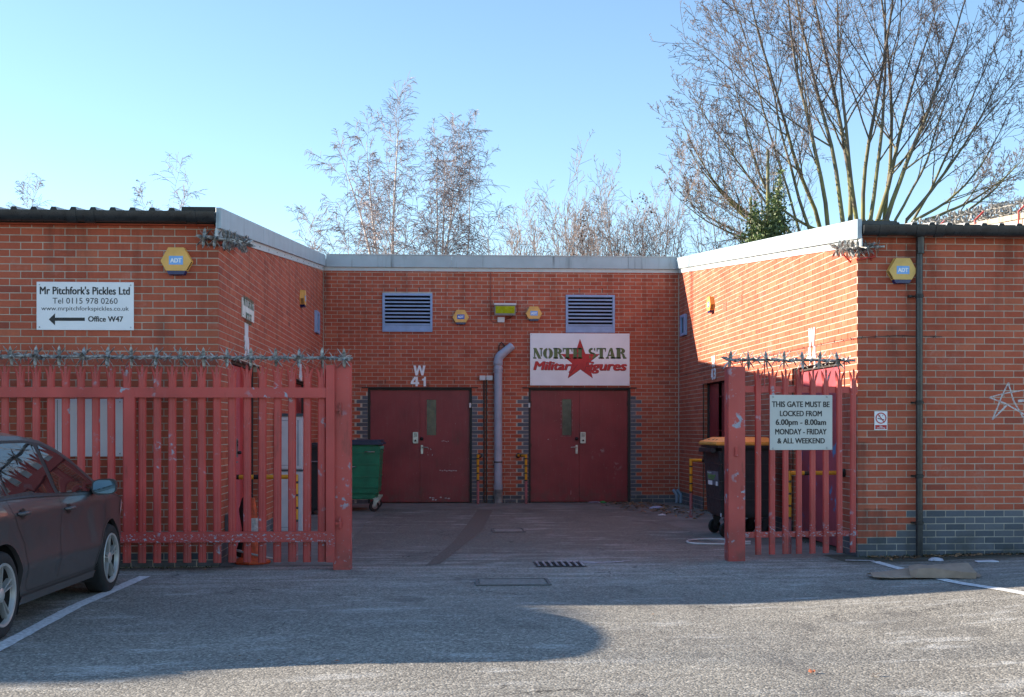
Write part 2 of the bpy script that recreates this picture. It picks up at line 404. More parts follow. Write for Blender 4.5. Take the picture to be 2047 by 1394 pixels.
def text_geo(body, bold=0, spacing=1, res=3, shear=0):
    cu = bpy.data.curves.new('t', 'FONT'); cu.body = body; cu.size = 1;  cu.space_character = spacing
    cu.resolution_u = res; cu.fill_mode = 'FRONT'; cu.shear = shear; cu.extrude = .0
    o = bpy.data.objects.new('t', cu); col.objects.link(o)
    dg = bpy.context.evaluated_depsgraph_get(); me = bpy.data.meshes.new_from_object(o.evaluated_get(dg))
    vs_ = [v.co.copy() for v in me.vertices]; fs = [tuple(p.vertices) for p in me.polygons]
    bpy.data.objects.remove(o); bpy.data.curves.remove(cu); bpy.data.meshes.remove(me)
    return vs_, fs
def lettering(mb, body, C, N, w_, h_, **kw):
    """flat print: text fitted into w_ x h_ centred on C, facing N"""
    vs_, fs = text_geo(body, **kw)
    x0 = min(v.x for v in vs_); x1 = max(v.x for v in vs_); y0 = min(v.y for v in vs_); y1 = max(v.y for v in vs_)
    N = Vector(N); r = (-N).cross(Vector((0, 0, 1))); C = Vector(C); up = Vector((0, 0, 1))
    b = kw.get('bold', 0)*1.3; sx = w_/(x1-x0+2*b); sy = h_/(y1-y0+b*.8); xm, ym = (x0+x1)/2, (y0+y1)/2
    offs = [(0, 0)] if b < .008 else [(-b, -b*.4), (b, -b*.4), (-b, b*.4), (b, b*.4), (0, 0)]
    for i, (dx, dy) in enumerate(offs):
        mb.add([C + r*((v.x+dx-xm)*sx) + up*((v.y+dy-ym)*sy) + N*(i*.00012) for v in vs_], fs)
    return mb

# ================================================================= THE SETTING
def sm(t): t = max(0, min(1, t)); return t*t*(3-2*t)
def gz(x, y):
    """height of the tarmac: level in the yard, climbing gently to the right in front of the right-hand unit"""
    c = .004+.068*sm((13.6-y)/5.2)
    k = max(0., x-2.2); k = k*k/(k+.8)
    r = .05*sm((x-4.9)/1.4)*sm((14.0-y)/1.2)
    return c*min(k, 8)*sm((14.5-y)/1.2)+r*.8+.068*sm((10.9-y)/2.2)*sm((x+2.3)/2.0)
def axis_steps(a):
    out = []
    for lo, hi, st in a:
        x = lo
        while x < hi-1e-6: out.append(x); x += st
    out.append(a[-1][1]); return out
xs = axis_steps([(-700, -40, 110), (-40, -12, 7), (-12, 14, .4), (14, 42, 7), (42, 702, 110)])
ys = axis_steps([(-400, -20, 95), (-20, 2, 4), (2, 15.2, .3), (15.2, 30, 3.7), (30, 900, 145)])
g = MB(); g.v = [(x, y, gz(x, y)) for y in ys for x in xs]; nx = len(xs)
g.f = [(j*nx+i, j*nx+i+1, (j+1)*nx+i+1, (j+1)*nx+i) for j in range(len(ys)-1) for i in range(nx-1)]
ground = g.build('ground', M_ASPH, smooth=60, kind='structure')
# concrete margins round the yard
m = MB()
def sheet(mb, pts, z=.004): mb.add([(p[0], p[1], z) for p in pts], [tuple(range(len(pts)))])
wob = lambda a: [(x+rnd.uniform(-.012, .012), y+rnd.uniform(-.012, .012)) for x, y in a]
Lp = [(-1.2+.02*math.sin(i*2.1), 13.1+i*.74) for i in range(13)]
sheet(m, [(-2.36, 24), (-2.36, 12.98), (-1.16, 13.02)]+wob(Lp)+[(-1.2, 24)])
Rp = [(3.42+.02*math.sin(i*1.7), 13.75+i*.69) for i in range(13)]
sheet(m, [(4.6, 13.55), (4.6, 24), (3.3, 24)]+list(reversed(wob(Rp)))+[(3.43, 13.55)])
sheet(m, [(-1.198, 24), (-1.19, 22.05), (3.298, 22.0), (3.298, 24)], .004)
pav = m.build('pavement', M_CONC, kind='structure')
pav['label'] = 'grey concrete margin round the foot of the yard walls'
# patched trench across the yard, slightly proud
m = MB(); c1 = [at_z(*p) for p in ((955, 1020), (985, 1020), (965, 1060), (940, 1080), (880, 1128), (850, 1132), (905, 1085), (925, 1060))]
sheet(m, [(p.x, p.y) for p in c1], .004)
m.build('tarmac_patch', plain('newer_tarmac', (.135, .118, .100), .9, var=.30, scale=40, bump=.6), kind='structure')
def line(name, pts, w_, label=None, gaps=0):
    mb = MB(); pts = [Vector((p.x, p.y, 0)) for p in pts]; n = 26
    tot = []
    for i in range(len(pts)-1):
        for k in range(n): tot.append(pts[i].lerp(pts[i+1], k/n))
    tot.append(pts[-1]); L = []; Rr = []
    for i, p in enumerate(tot):
        d = (tot[min(i+1, len(tot)-1)]-tot[max(i-1, 0)]).normalized(); s_ = Vector((d.y, -d.x, 0))
        a = p+s_*(w_/2*(1+rnd.uniform(-.08, .08))); b = p-s_*(w_/2*(1+rnd.uniform(-.08, .08)))
        L.append((a.x, a.y, gz(a.x, a.y)+.006)); Rr.append((b.x, b.y, gz(b.x, b.y)+.006))
    k = len(tot); mb.add(L+Rr, [(i, i+1, k+i+1, k+i) for i in range(k-1)])
    o = mb.build(name, M_WPNT, kind='structure')
    if label: o['label'] = label
    return o
line('parking_line', [at_z(290, 1153), at_z(150, 1214), at_z(-60, 1327)], .115, 'worn white bay line beside the parked car')
line('parking_line', [at_z(1690, 1122.5), at_z(1748, 1124)], .06, 'short worn white line at the foot of the fence')
line('parking_line', [Vector((4.62, 12.95, 0)), Vector((4.52, 10.9, 0)), Vector((4.45, 9.4, 0)), Vector((4.36, 7.2, 0))], .10, 'worn white bay line running out under the cardboard')

def brick_wall(fr, u0, u1, ztop, openings, wall, blue=None, quoins=(), singles=None, nmax=300, stuff_name='brickwork', phase=0, zmin=0, top_dark=None, vis=None):
    """real bricks: the ones that show largest as objects, the rest joined"""
    red, blu = MB(), MB(); cand = []
    nc = int(6/.075)
    for c in range(int(zmin/.075)-1, nc):
        z0 = c*.075+.005; z1 = z0+.065
        ex = []
        for (a, b, za, zb) in openings:
            if z0+.03 > za and z1-.03 < zb: ex.append((a, b))
        for (side, e, zq) in quoins:
            if z1 <= zq+.02:
                ln = .215 if c % 2 == 0 else .1025
                a, b = (e-ln-.010, e) if side == 'L' else (e, e+ln+.010)
                ex.append((a, b)); q0, q1 = (a+.010, b) if side == 'L' else (a, b-.010)
                bx(fr, blu, q0, q1, z0, z1, ztop)
        k0 = math.floor((u0-phase)/.225)-1
        u = phase+k0*.225+(.1125 if c % 2 else 0)
        while u < u1:
            segs = [(max(u+.005, u0), min(u+.220, u1))]
            for (a, b) in ex:
                ns = []
                for (p, q) in segs:
                    if b <= p or a >= q: ns.append((p, q)); continue
                    if a > p: ns.append((p, a-.0 if (a, b) not in [] else a))
                    if b < q: ns.append((b, q))
                segs = ns
            for (p, q) in segs:
                if q-p < .03: continue
                um = (p+q)/2
                isb = blue(um, c) if blue else False
                zt = min(ztop(p), ztop(q))
                if z0 > max(ztop(p), ztop(q))-.01: continue
                if singles is not None and q-p > .21 and z1 < zt and not isb and singles(um, z0):
                    cand.append((um, z0)); continue
                bx(fr, blu if isb else red, p, q, z0, z1, ztop)
            u += .225
    if cand:
        cand.sort(key=lambda t: -t[1])
        if len(cand) > nmax:
            for (um, z0) in cand[nmax:]: bx(fr, red, um-.1075, um+.1075, z0, z0+.066, ztop)
            cand = cand[:nmax]
        for (um, z0) in cand:
            P = fr.p(um, -.010+rnd.uniform(-.0012, .0012), z0+.033)
            put('brick', BRICK_ME, wall, P, (0, rnd.uniform(-.004, .004), 0))
    if red.v: red.build(stuff_name, M_BRICK, wall, kind='stuff', recalc=False)
    if blu.v: blu.build('blue_brickwork', M_BLUE, wall, kind='stuff', recalc=False, label='dark blue engineering bricks')
def bx(fr, mb, a, b, z0, z1, ztop):
    j = rnd.uniform(-.0012, .0012); t0, t1 = min(z1, ztop(a)), min(z1, ztop(b))
    if t0 < z0+.004 and t1 < z0+.004: return
    t0 = max(t0, z0+.002); t1 = max(t1, z0+.002); dz = rnd.uniform(-.0008, .0008)
    P = [fr.p(a, -.022, z0+dz), fr.p(b, -.022, z0+dz), fr.p(b, j, z0+dz), fr.p(a, j, z0+dz), fr.p(a, -.022, t0), fr.p(b, -.022, t1), fr.p(b, j, t1), fr.p(a, j, t0)]
    o = len(mb.v); mb.v += [tuple(p) for p in P]
    fs = [(3, 2, 6, 7), (0, 1, 2, 3), (4, 7, 6, 5), (1, 5, 6, 2), (0, 3, 7, 4)]
    if fr.u.cross(Vector((0, 0, 1))).dot(fr.n) < 0: fs = [tuple(reversed(f)) for f in fs]
    mb.f += [tuple(i+o for i in f) for f in fs]
_b = MB(); _b.box(-.1075, .1075, -.010, .012, -.033, .033); BRICK_ME = _b.mesh('brick', M_BRICK, bevel=.0015)

def backing(fr, u0, u1, zb, ztop, openings, name, parent, mat=M_MORTAR, n0=-.25, n1=-.0035):
    us = sorted({u0, u1, *[v for o in openings for v in o[:2] if u0 < v < u1]})
    mb = MB()
    for a, b in zip(us, us[1:]):
        mid = (a+b)/2; hs = sorted([(o[2], o[3]) for o in openings if o[0] < mid < o[1]]); z = zb
        for (za, zc) in hs:
            if za > z: fr.box(mb, a, b, n0, n1, z, za)
            z = zc
        mb.hexa([fr.p(a, n0, z), fr.p(b, n0, z), fr.p(b, n1, z), fr.p(a, n1, z), fr.p(a, n0, ztop(a)), fr.p(b, n0, ztop(b)), fr.p(b, n1, ztop(b)), fr.p(a, n1, ztop(a))])
    return mb.build(name, mat, parent)
def reveals(fr, openings, wall, depth=.11, dark=()):
    mb = MB()
    for (a, b, za, zb) in openings:
        c = int(max(za, 0)/.075)
        while (c+1)*.075 < zb:
            z0 = c*.075+.004
            for e, s_ in ((a, -1), (b, 1)):
                u_a, u_b = (e-.03, e+.004) if s_ < 0 else (e-.004, e+.03)
                fr.box(mb, u_a, u_b, -depth if c % 2 else -depth, -.0235, z0, z0+.066)
            c += 1
    if mb.v: mb.build('reveal_brickwork', M_BRICK, wall, kind='stuff')

XL, YL, XR, YR, YB = -2.36, 12.95, 4.62, 13.52, 24.0
# ---------------- left-hand unit
LB = thing('brick_building', 'red brick unit on the left with black gutter and grey verge, behind the parked car', 'building', (XL, YL, 0))
frLF = Frame((0, YL, 0), (1, 0, 0), (0, -1, 0))
frLS = Frame((XL, 0, 0), (0, 1, 0), (1, 0, 0))
flat = lambda h: (lambda u: h)
lw = backing(frLF, -18, XL-.006, -.05, flat(3.66), [], 'front_wall', LB)
brick_wall(frLF, -10.5, XL, flat(3.56), [], lw, blue=lambda u, c: c < 2, singles=lambda u, z: u > -5.45 and z > 1.0, phase=XL-.0)
lsTop = lambda y: 3.47+(y-YL)*.0945
doorsL = [(13.70, 15.80, -.1, 2.24), (19.35, 21.4, -.1, 2.25)]
ventL = [(at_x(628.5, 640, XL).y, at_x(635.5, 640, XL).y)]
ls = backing(frLS, YL+.02, YB, -.05, lambda u: lsTop(u)+.05, doorsL, 'side_wall', LB)
brick_wall(frLS, YL+.024, YB-.004, lsTop, doorsL, ls, blue=lambda u, c: c < 3)
reveals(frLS, doorsL, ls)
# ---------------- right-hand unit
RB = thing('brick_building', 'red brick unit on the right with black downpipe and blue brick plinth', 'building', (XR, YR, 0))
frRF = Frame((0, YR, 0), (1, 0, 0), (0, -1, 0))
frRS = Frame((XR, 0, 0), (0, 1, 0), (-1, 0, 0))
rw = backing(frRF, XR+.006, 14, -.05, flat(3.70), [], 'front_wall', RB)
def blueR(u, c):
    lim = {0: 0, 1: 0, 2: .22, 3: .36, 4: .50, 5: .62, 6: .62}.get(c, 99)
    if c == 7: return False
    return u > XR+lim
brick_wall(frRF, XR, 11, flat(3.615), [], rw, blue=blueR, singles=lambda u, z: u < 6.35 and z > 0.9, phase=XR-.11)
rsTop = lambda y: 3.53+(y-YR)*.0950
doorsR = [(14.10, 16.10, -.1, 2.25), (19.75, 21.75, -.1, 2.29)]
rs = backing(frRS, YR+.02, YB, -.05, lambda u: rsTop(u)+.05, doorsR, 'side_wall', RB)
brick_wall(frRS, YR+.024, YB-.004, rsTop, doorsR, rs, blue=lambda u, c: c < 3)
reveals(frRS, doorsR, rs)
# ---------------- unit across the back of the yard
BB = thing('brick_building', 'low red brick unit across the back of the yard with two pairs of maroon doors', 'building', (1.1, YB, 0))
frB = Frame((0, YB, 0), (1, 0, 0), (0, -1, 0))
bx_ = lambda px: at_y(px, 860, YB).x
bz_ = lambda px, py: at_y(px, py, YB).z
DA = (bx_(735), bx_(943.5), -.1, 2.26); DB = (bx_(1056.5), bx_(1260.5), -.1, 2.26)
VA = (bx_(764.5), bx_(864.5), bz_(764, 663.5), bz_(764, 586.5)); VB = (bx_(1131), bx_(1229), bz_(1180, 665.5), bz_(1180, 590))
opB = [DA, DB]
bwl = backing(frB, XL-.25, XR+.25, -.05, flat(4.60), opB+[VA, VB], 'front_wall', BB)
q = [('L', DA[0], 2.12), ('R', DA[1], 2.12), ('L', DB[0], 2.12), ('R', DB[1], 2.12)]
brick_wall(frB, XL+.004, XR-.004, flat(4.53), opB+[VA, VB], bwl, blue=lambda u, c: c < 2, quoins=q, singles=lambda u, z: z > 2.3, phase=.05)
mb = MB()
for (a, b, zc, zd) in (DA, DB):                                   # lintel edge above each door
    frB.box(mb, a-.12, b+.12, -.02, .012, zd-.012, zd+.010)
mb.build('lintel', M_FRAME, bwl)
# body of the rear unit, and the closed backs of the other two
mb = MB(); mb.box(-18, 14, YB+.26, YB+9, -.05, 4.58); mb.build('main_block', M_BRICK, BB)
mb = MB(); mb.box(-18, 14, YB+.26, YB+9.1, 4.581, 4.80); mb.build('roof', M_ROOF, BB)
mb = MB(); mb.box(-18, -17.7, YL, YB+.2, -.05, 3.6); mb.build('end_wall', M_BRICK, LB)
mb = MB(); mb.box(13.7, 14, YR+.26, YB+.2, -.05, 3.6); mb.build('end_wall', M_BRICK, RB)

def corr_roof(parent, x0, x1, y0, y1, z0, sl, nm='roof', mat=M_ROOF, start=0.0):
    prof = []; x = x0+start
    prof.append((x0, 0))
    while x < x1-.12:
        prof += [(x, 0), (x+.018, .036), (x+.062, .036), (x+.080, 0)]; x += .2
    prof.append((x1, 0)); n = len(prof); mb = MB()
    mb.v = [(px, y0, z0+pz) for px, pz in prof]+[(px, y1, z0+pz+(y1-y0)*sl) for px, pz in prof]
    mb.v += [(px, y0, z0+pz-.004) for px, pz in prof]+[(px, y1, z0+pz-.004+(y1-y0)*sl) for px, pz in prof]
    mb.f = [(i, i+1, n+i+1, n+i) for i in range(n-1)]+[(2*n+i+1, 2*n+i, 3*n+i, 3*n+i+1) for i in range(n-1)]
    mb.f += [(i+1, i, 2*n+i, 2*n+i+1) for i in range(n-1)]
    r = mb.build(nm, mat, parent)
    f = MB(); x = x0+start
    while x < x1-.12:
        f.prism([(x+.003, y0+.004, z0), (x+.077, y0+.004, z0), (x+.061, y0+.004, z0+.0345), (x+.019, y0+.004, z0+.0345)], (0, .03, 0)); x += .2
    f.build('eave_filler', M_BLK, r, label='black foam closers under the roof ridges', kind='stuff')
    return r
rl = corr_roof(LB, -18, XL-.12, YL-.10, YB+.2, 3.695, .0975, start=.14)
rr_ = corr_roof(RB, XR+.35, 14, YR-.10, YB+.2, 3.715, .0950, start=.03)
for (P_, xa, xb, Y0, z_, s_) in ((LB, XL-.36, XL-.02, YL, 3.70, .0986), (RB, XR+.0, XR+.42, YR, 3.722, .0950)):     # verge cap sheet
    mb = MB(); y0, y1 = Y0-.10, YB+.1
    mb.hexa([(xa, y0, z_), (xb, y0, z_), (xb, y1, z_+(y1-y0)*s_), (xa, y1, z_+(y1-y0)*s_), (xa, y0, z_+.042), (xb, y0, z_+.042), (xb, y1, z_+.042+(y1-y0)*s_), (xa, y1, z_+.042+(y1-y0)*s_)])
    mb.build('verge_capping', M_BLK if P_ is LB else M_GUTTER, P_)

def gutter(parent, x0, x1, y, z, joints, endcap=True):
    """half-round gutter hung along the eave, open upwards"""
    mb = MB(); r = .068; n = 12
    ring = lambda x, rr: [(x, y-rr*math.cos(math.pi*k/n), z-rr*math.sin(math.pi*k/n)*1.62) for k in range(n+1)]
    a, b, c, d = ring(x0, r), ring(x1, r), ring(x0, r-.006), ring(x1, r-.006); m1 = n+1
    mb.v = a+b+c+d
    mb.f = [(k, k+1, m1+k+1, m1+k) for k in range(n)]+[(2*m1+k+1, 2*m1+k, 3*m1+k, 3*m1+k+1) for k in range(n)]
    mb.f += [(0, m1, 3*m1, 2*m1), (n, 2*m1+n, 3*m1+n, m1+n), tuple(range(m1)), tuple(range(2*m1-1, m1-1, -1))]
    g_ = mb.build('gutter', M_GUTTER, parent, smooth=50)
    for jx in joints:
        j = MB(); w2 = .05; rr = r+.007
        a, b = [], []
        for k in range(n+1):
            for X, L_ in ((jx-w2, a), (jx+w2, b)): L_.append((X, y-rr*math.cos(math.pi*k/n), z-rr*math.sin(math.pi*k/n)*1.62))
        j.v = a+b; j.f = [(k, k+1, m1+k+1, m1+k) for k in range(n)]+[tuple(range(m1)), tuple(range(2*m1-1, m1-1, -1))]
        j.build('gutter_union', M_GUTTER, g_, smooth=50)
    return g_
gy = YL-.15
gutter(LB, -18, XL-.005, gy, 3.678, [at_y(181, 440, gy).x, at_y(145, 440, gy).x, at_y(383, 440, gy).x])
mb = MB(); mb.box(-18, XL-.03, YL-.075, YL-.004, 3.565, 3.69); mb.build('fascia_board', M_BLK, LB)
mb = MB(); mb.box(-18, XL-.03, YL-.074, YL-.004, 3.556, 3.5648); mb.build('soffit_edge', plain('orange_sealant', (.55, .10, .04), .6), LB)
gyr = YR-.15
gutter(RB, XR+.01, 13.9, gyr, 3.700, [at_y(1764, 450, gyr).x, at_y(1876, 450, gyr).x, at_y(1838, 450, gyr).x])
mb = MB(); mb.box(XR+.04, 14, YR-.075, YR-.004, 3.62, 3.735); mb.build('fascia_board', M_BLK, RB)

def verge(fr, parent, y0, y1, zt, h, joints, flip=1):
    es = [y0]+joints+[y1]
    for a, b in zip(es, es[1:]):
        mb = MB(); a2, b2 = a+.004, b-.004
        P = lambda u, n, z: fr.p(u, n, z)
        mb.hexa([P(a2, .0, zt(a2)-h), P(b2, .0, zt(b2)-h), P(b2, .055, zt(b2)-h), P(a2, .055, zt(a2)-h), P(a2, .0, zt(a2)), P(b2, .0, zt(b2)), P(b2, .055, zt(b2)), P(a2, .055, zt(a2))])
        mb.build('fascia_panel', M_FASC, parent, bevel=.003)
    mb = MB(); h1, h2 = h+.014, h+.085
    mb.hexa([fr.p(y0-.02, .0, zt(y0)-h2), fr.p(y1, .0, zt(y1)-h2), fr.p(y1, .018, zt(y1)-h2), fr.p(y0-.02, .018, zt(y0)-h2), fr.p(y0-.02, .0, zt(y0)-h-.001), fr.p(y1, .0, zt(y1)-h-.001), fr.p(y1, .018, zt(y1)-h-.001), fr.p(y0-.02, .018, zt(y0)-h-.001)])
    fl = mb.build('flashing', M_FLASH, parent)
    mb = MB(); y = y0+.5
    while y < y1:
        mb.hexa([fr.p(y+a, n_, zt(y)-h-.045+b) for (n_, b) in ((.018, -.006), (.018, .006)) for a in (-.006, .006)]+[fr.p(y+a, n_, zt(y)-h-.045+b) for (n_, b) in ((.024, -.006), (.024, .006)) for a in (-.006, .006)])
        y += .8
    mb.build('rivet', M_BLK, fl, label='row of dark rivets along the flashing')
ztL = lambda y: 3.742+(y-YL)*.0986
ztR = lambda y: 3.785+(y-YR)*.0995
jl = [at_x(p, 470, XL+.05).y for p in (526, 536, 585)]
verge(frLS, LB, YL-.16, YB-.06, ztL, .215, jl)
jr = [at_x(p, 470, XR-.05).y for p in (1569.5, 1463)][0:2]
verge(frRS, RB, YR-.17, YB-.06, ztR, .215, jr)
mb = MB(); es = [XL+.058, bx_(903), bx_(1255), XR-.058]
for a, b in zip(es, es[1:]):
    m2 = MB(); frB.box(m2, a+.003, b-.003, 0, .055, 4.60, 4.835); m2.build('fascia_panel', M_FASC, BB, bevel=.003)
m2 = MB(); frB.box(m2, XL+.02, XR-.02, 0, .018, 4.53, 4.599); m2.build('flashing', M_FLASH, BB)
m2 = MB(); frB.box(m2, XL+.057, XR-.057, .0, .065, 4.8352, 4.850); m2.build('coping_trim', M_FLASH, BB)
# party parapet rising above the right-hand roof
pz = lambda y: 4.43+(y-16.5)*.085
mb = MB()
for k in range(26):
    a, b = 14.2+k*.38, 14.2+k*.38+.372
    mb.hexa([(7.97, a, pz(a)-.075), (8.26, a, pz(a)-.075), (8.26, b, pz(b)-.075), (7.97, b, pz(b)-.075), (7.97, a, pz(a)), (8.26, a, pz(a)), (8.26, b, pz(b)), (7.97, b, pz(b))])
cp = MB(); cp.hexa([(8.0, 14.2, 3.7), (8.24, 14.2, 3.7), (8.24, 24, 4.7), (8.0, 24, 4.7), (8.0, 14.2, pz(14.2)-.08), (8.24, 14.2, pz(14.2)-.08), (8.24, 24, pz(24)-.08), (8.0, 24, pz(24)-.08)])
pw = cp.build('party_parapet', M_MORTAR, RB, label='brick parapet with stone coping rising above the right-hand roof')
mb.build('coping_stone', M_STONE, pw, kind='stuff')
mb = MB(); frP = Frame((8.0, 0, 0), (0, 1, 0), (-1, 0, 0))
y = 15.5
while y < 22:
    for c in range(-4, 12):
        z0 = 3.75+(y-15.5)*.085+c*.075
        if z0+.066 < pz(y)-.085: bx(frP, mb, y+(.11 if c % 2 else 0), y+.215+(.11 if c % 2 else 0), z0, z0+.066, flat(99))
    y += .225
mb.build('brickwork', M_BRICK, pw, kind='stuff')

# added unseen block off left; profile shaped to cast the foreground shadow's far-left end
shadow_block = thing('shadow_caster', 'added unseen shadow caster with brick walls and grey roof, past the left edge', 'building', (-24, 13, 0))
cast_profile = [(10.6, 4.75), (11.62, 5.38), (11.75, 5.6), (11.9, 5.73), (12.1, 5.77), (12.33, 5.81), (12.47, 5.93), (12.67, 6.11), (12.96, 6.26), (13.31, 6.36), (13.75, 6.44), (14.31, 6.5), (14.67, 6.51), (14.95, 6.47), (15.3, 6.38), (16.4, 6.1), (18.5, 5.2)]
mb = MB(); mb.prism([(-20.2, 10.7, -.05)]+[(-20.2, y, z-.081) for y, z in cast_profile[1:-1]]+[(-20.2, 18.2, 5.1), (-20.2, 18.2, -.05)], (-9, 0, 0)); mb.build('main_block', M_BRICK, shadow_block)
mb = MB(); mb.prism([(-20.1, y, z) for y, z in cast_profile]+[(-20.1, y, z-.08) for y, z in reversed(cast_profile)], (-9.2, 0, 0)); mb.build('roof', M_ROOF, shadow_block)

# ---------------- doors
def leaf(fr, parent, u0, u1, n, z0, z1, mat, name='door_leaf', window=None, label=None):
    """one door leaf, with a glazed slot framed by beads"""
    mb = MB()
    if window:
        a, b, za, zb = window
        for (p, q, r, s_) in ((u0, a, z0, z1), (b, u1, z0, z1), (a, b, z0, za), (a, b, zb, z1)): fr.box(mb, p, q, n-.044, n, r, s_)
    else: fr.box(mb, u0, u1, n-.044, n, z0, z1)
    o = mb.build(name, mat, parent, label=label)
    if window:
        g_ = MB(); fr.box(g_, a, b, n-.026, n-.018, za, zb); g_.build('window_pane', M_DGLASS, o)
        g_ = MB(); t = .014
        for (p, q, r, s_) in ((a-t, a, za-t, zb+t), (b, b+t, za-t, zb+t), (a, b, za-t, za), (a, b, zb, zb+t)): fr.box(g_, p, q, n-.001, n+.008, r, s_)
        g_.build('window_bead', M_DOOR if mat is M_DOOR else mat, o)
    return o
def door_frame(fr, parent, op, n=-.055, t=.045, mat=M_FRAME):
    a, b, _, zt = op; mb = MB()
    fr.box(mb, a+.002, a+t, n-.09, n+.02, 0.004, zt-.003); fr.box(mb, b-t, b-.002, n-.09, n+.02, 0.004, zt-.003); fr.box(mb, a+t, b-t, n-.09, n+.02, zt-t, zt-.003)
    return mb.build('door_frame', mat, parent)
def keypad(fr, parent, u, z, n):
    mb = MB(); fr.box(mb, u-.052, u+.052, n+.001, n+.045, z-.11, z+.11); k = mb.build('keypad_lock', M_STEEL, parent, bevel=.006)
    mb = MB()
    for i in range(3):
        for j in range(4): fr.box(mb, u-.030+i*.022, u-.016+i*.022, n+.0455, n+.050, z+.02+j*.018, z+.032+j*.018)
    mb.lathe([(.018, 0), (.020, .03), (.014, .045)], fr.p(u, n+.046, z-.055), 12, M=Matrix(((1, 0, 0), (0, 0, 0), (0, 0, 1))) if False else fr_rot(fr))
    mb.build('keypad_button', M_BLACK, parent)
def fr_rot(fr):
    """matrix turning local z to the wall's outward normal"""
    return fr.n.to_track_quat('Z', 'Y').to_matrix()
def lever(fr, parent, u, z, n, d):
    mb = MB(); fr.box(mb, u-.022, u+.022, n+.001, n+.010, z-.095, z+.075)
    mb.tube([fr.p(u, n+.01, z+.035), fr.p(u, n+.05, z+.035), fr.p(u+.02*d, n+.055, z+.035), fr.p(u+.12*d, n+.055, z+.03)], .009, 8)
    mb.build('door_handle', M_STEEL, parent, bevel=0, smooth=40)
def cyl_lock(fr, parent, u, z, n):
    mb = MB(); mb.lathe([(.034, 0), (.034, .02), (.026, .05), (.012, .062)], fr.p(u, n+.001, z), 14, M=fr_rot(fr)); mb.build('deadlock', M_BLACK, parent, smooth=40)
def scuffs(fr, parent, n, spots, mat):
    mb = MB()
    for (u, z, w_, h_) in spots:
        k = rnd.randint(6, 9); pts = []
        for i in range(k):
            a = 2*math.pi*i/k; rr = rnd.uniform(.5, 1)
            pts.append(fr.p(u+w_/2*rr*math.cos(a), n+.0012, z+h_/2*rr*math.sin(a)))
        mb.prism(pts, fr.n*.0006)
    return mb.build('paint_chip', mat, parent, label='bare patches where the paint has come off')
nD = -.075
def rear_pair(op, wl, wr, win_on, kp_u, kp_on, lv_u, lv_d, lv_on, cy_u, spots, labels):
    fm = door_frame(frB, bwl, op)
    a, b, _, zt = op; mid = (a+b)/2; tt = .045
    w1 = wl if win_on == 0 else None; w2 = wl if win_on == 1 else None
    A = leaf(frB, BB, a+tt+.003, mid-.002, nD, .02, zt-tt-.004, M_DOOR, window=w1, label=labels[0])
    B_ = leaf(frB, BB, mid+.002, b-tt-.003, nD, .02, zt-tt-.004, M_DOOR, window=w2, label=labels[1])
    S = (A, B_)
    keypad(frB, S[kp_on], kp_u, 1.28, nD); lever(frB, S[lv_on], lv_u, 1.06, nD, lv_d); cyl_lock(frB, S[lv_on], cy_u, 1.26, nD)
    scuffs(frB, S[lv_on], nD, spots, plain('bare_primer', (.55, .52, .52), .8))
    for o_, ue, sg in ((A, a+tt, 1), (B_, b-tt, -1)):                    # butt hinges on the outer stiles
        for zh in (.28, 1.12, 1.95):
            mb = MB(); frB.box(mb, min(ue, ue+sg*.02), max(ue, ue+sg*.02), nD+.001, nD+.010, zh-.05, zh+.05); mb.build('hinge', M_RUST, o_)
    return S
wA = (bx_(853), bx_(872), bz_(860, 870.5), bz_(860, 799)); wB = (bx_(1124.5), bx_(1143.5), bz_(1130, 870.5), bz_(1130, 798))
sp1 = [(bx_(884+i*3), bz_(0, 883)+rnd.uniform(-.01, .01), .03, .018) for i in range(5)]+[(bx_(880+i*4.5), bz_(0, 943)+rnd.uniform(-.008, .008), .055, .022) for i in range(8)]
sp1 += [(bx_(855+rnd.uniform(0, 10)), bz_(0, 895+rnd.uniform(0, 18)), .015, .03) for i in range(9)]+[(bx_(860+rnd.uniform(0, 40)), .06+rnd.uniform(0, .05), .06, .03) for i in range(9)]
rear_pair(DA, wA, None, 1, bx_(830.5), 0, bx_(843.5), 1, 1, bx_(843), sp1, ('plain maroon door leaf behind the green bin', 'scuffed maroon door leaf with narrow glazed slot'))
sp2 = [(bx_(1095+rnd.uniform(0, 6)), bz_(0, 879), .03, .012) for i in range(2)]+[(bx_(1122.5), bz_(0, 800+i*9+rnd.uniform(0, 4)), .008, .05) for i in range(7)]+[(bx_(1145), bz_(0, 800+i*10), .007, .06) for i in range(7)]+[(bx_(1123+i*3), bz_(0, 872.5), .03, .01) for i in range(7)]+[(bx_(1142), .2, .006, .15)]
rear_pair(DB, wB, None, 0, bx_(1166), 1, bx_(1153.5), -1, 0, bx_(1153.5), sp2, ('maroon door leaf with narrow slot window under the white sign', 'maroon door leaf with keypad lock beside the litter'))
for (px, nm) in ((940, 'a'), (1058, 'b')):
    mb = MB(); frB.box(mb, bx_(px)-.018, bx_(px)+.018, -.03, .0, bz_(px, 815), bz_(px, 806)); mb.build('door_contact', M_WHITE, bwl)
mb = MB()
for px, py in ((792, 579), (838, 579), (1159, 581), (1204, 581), (770, 762), (908, 762)):
    frB.box(mb, bx_(px)-.006, bx_(px)+.006, .0008, .003, bz_(px, py+4.5), bz_(px, py-4.5))
mb.build('weep_vent', M_BLK, bwl, label='narrow black weep slots above the louvres and doors')
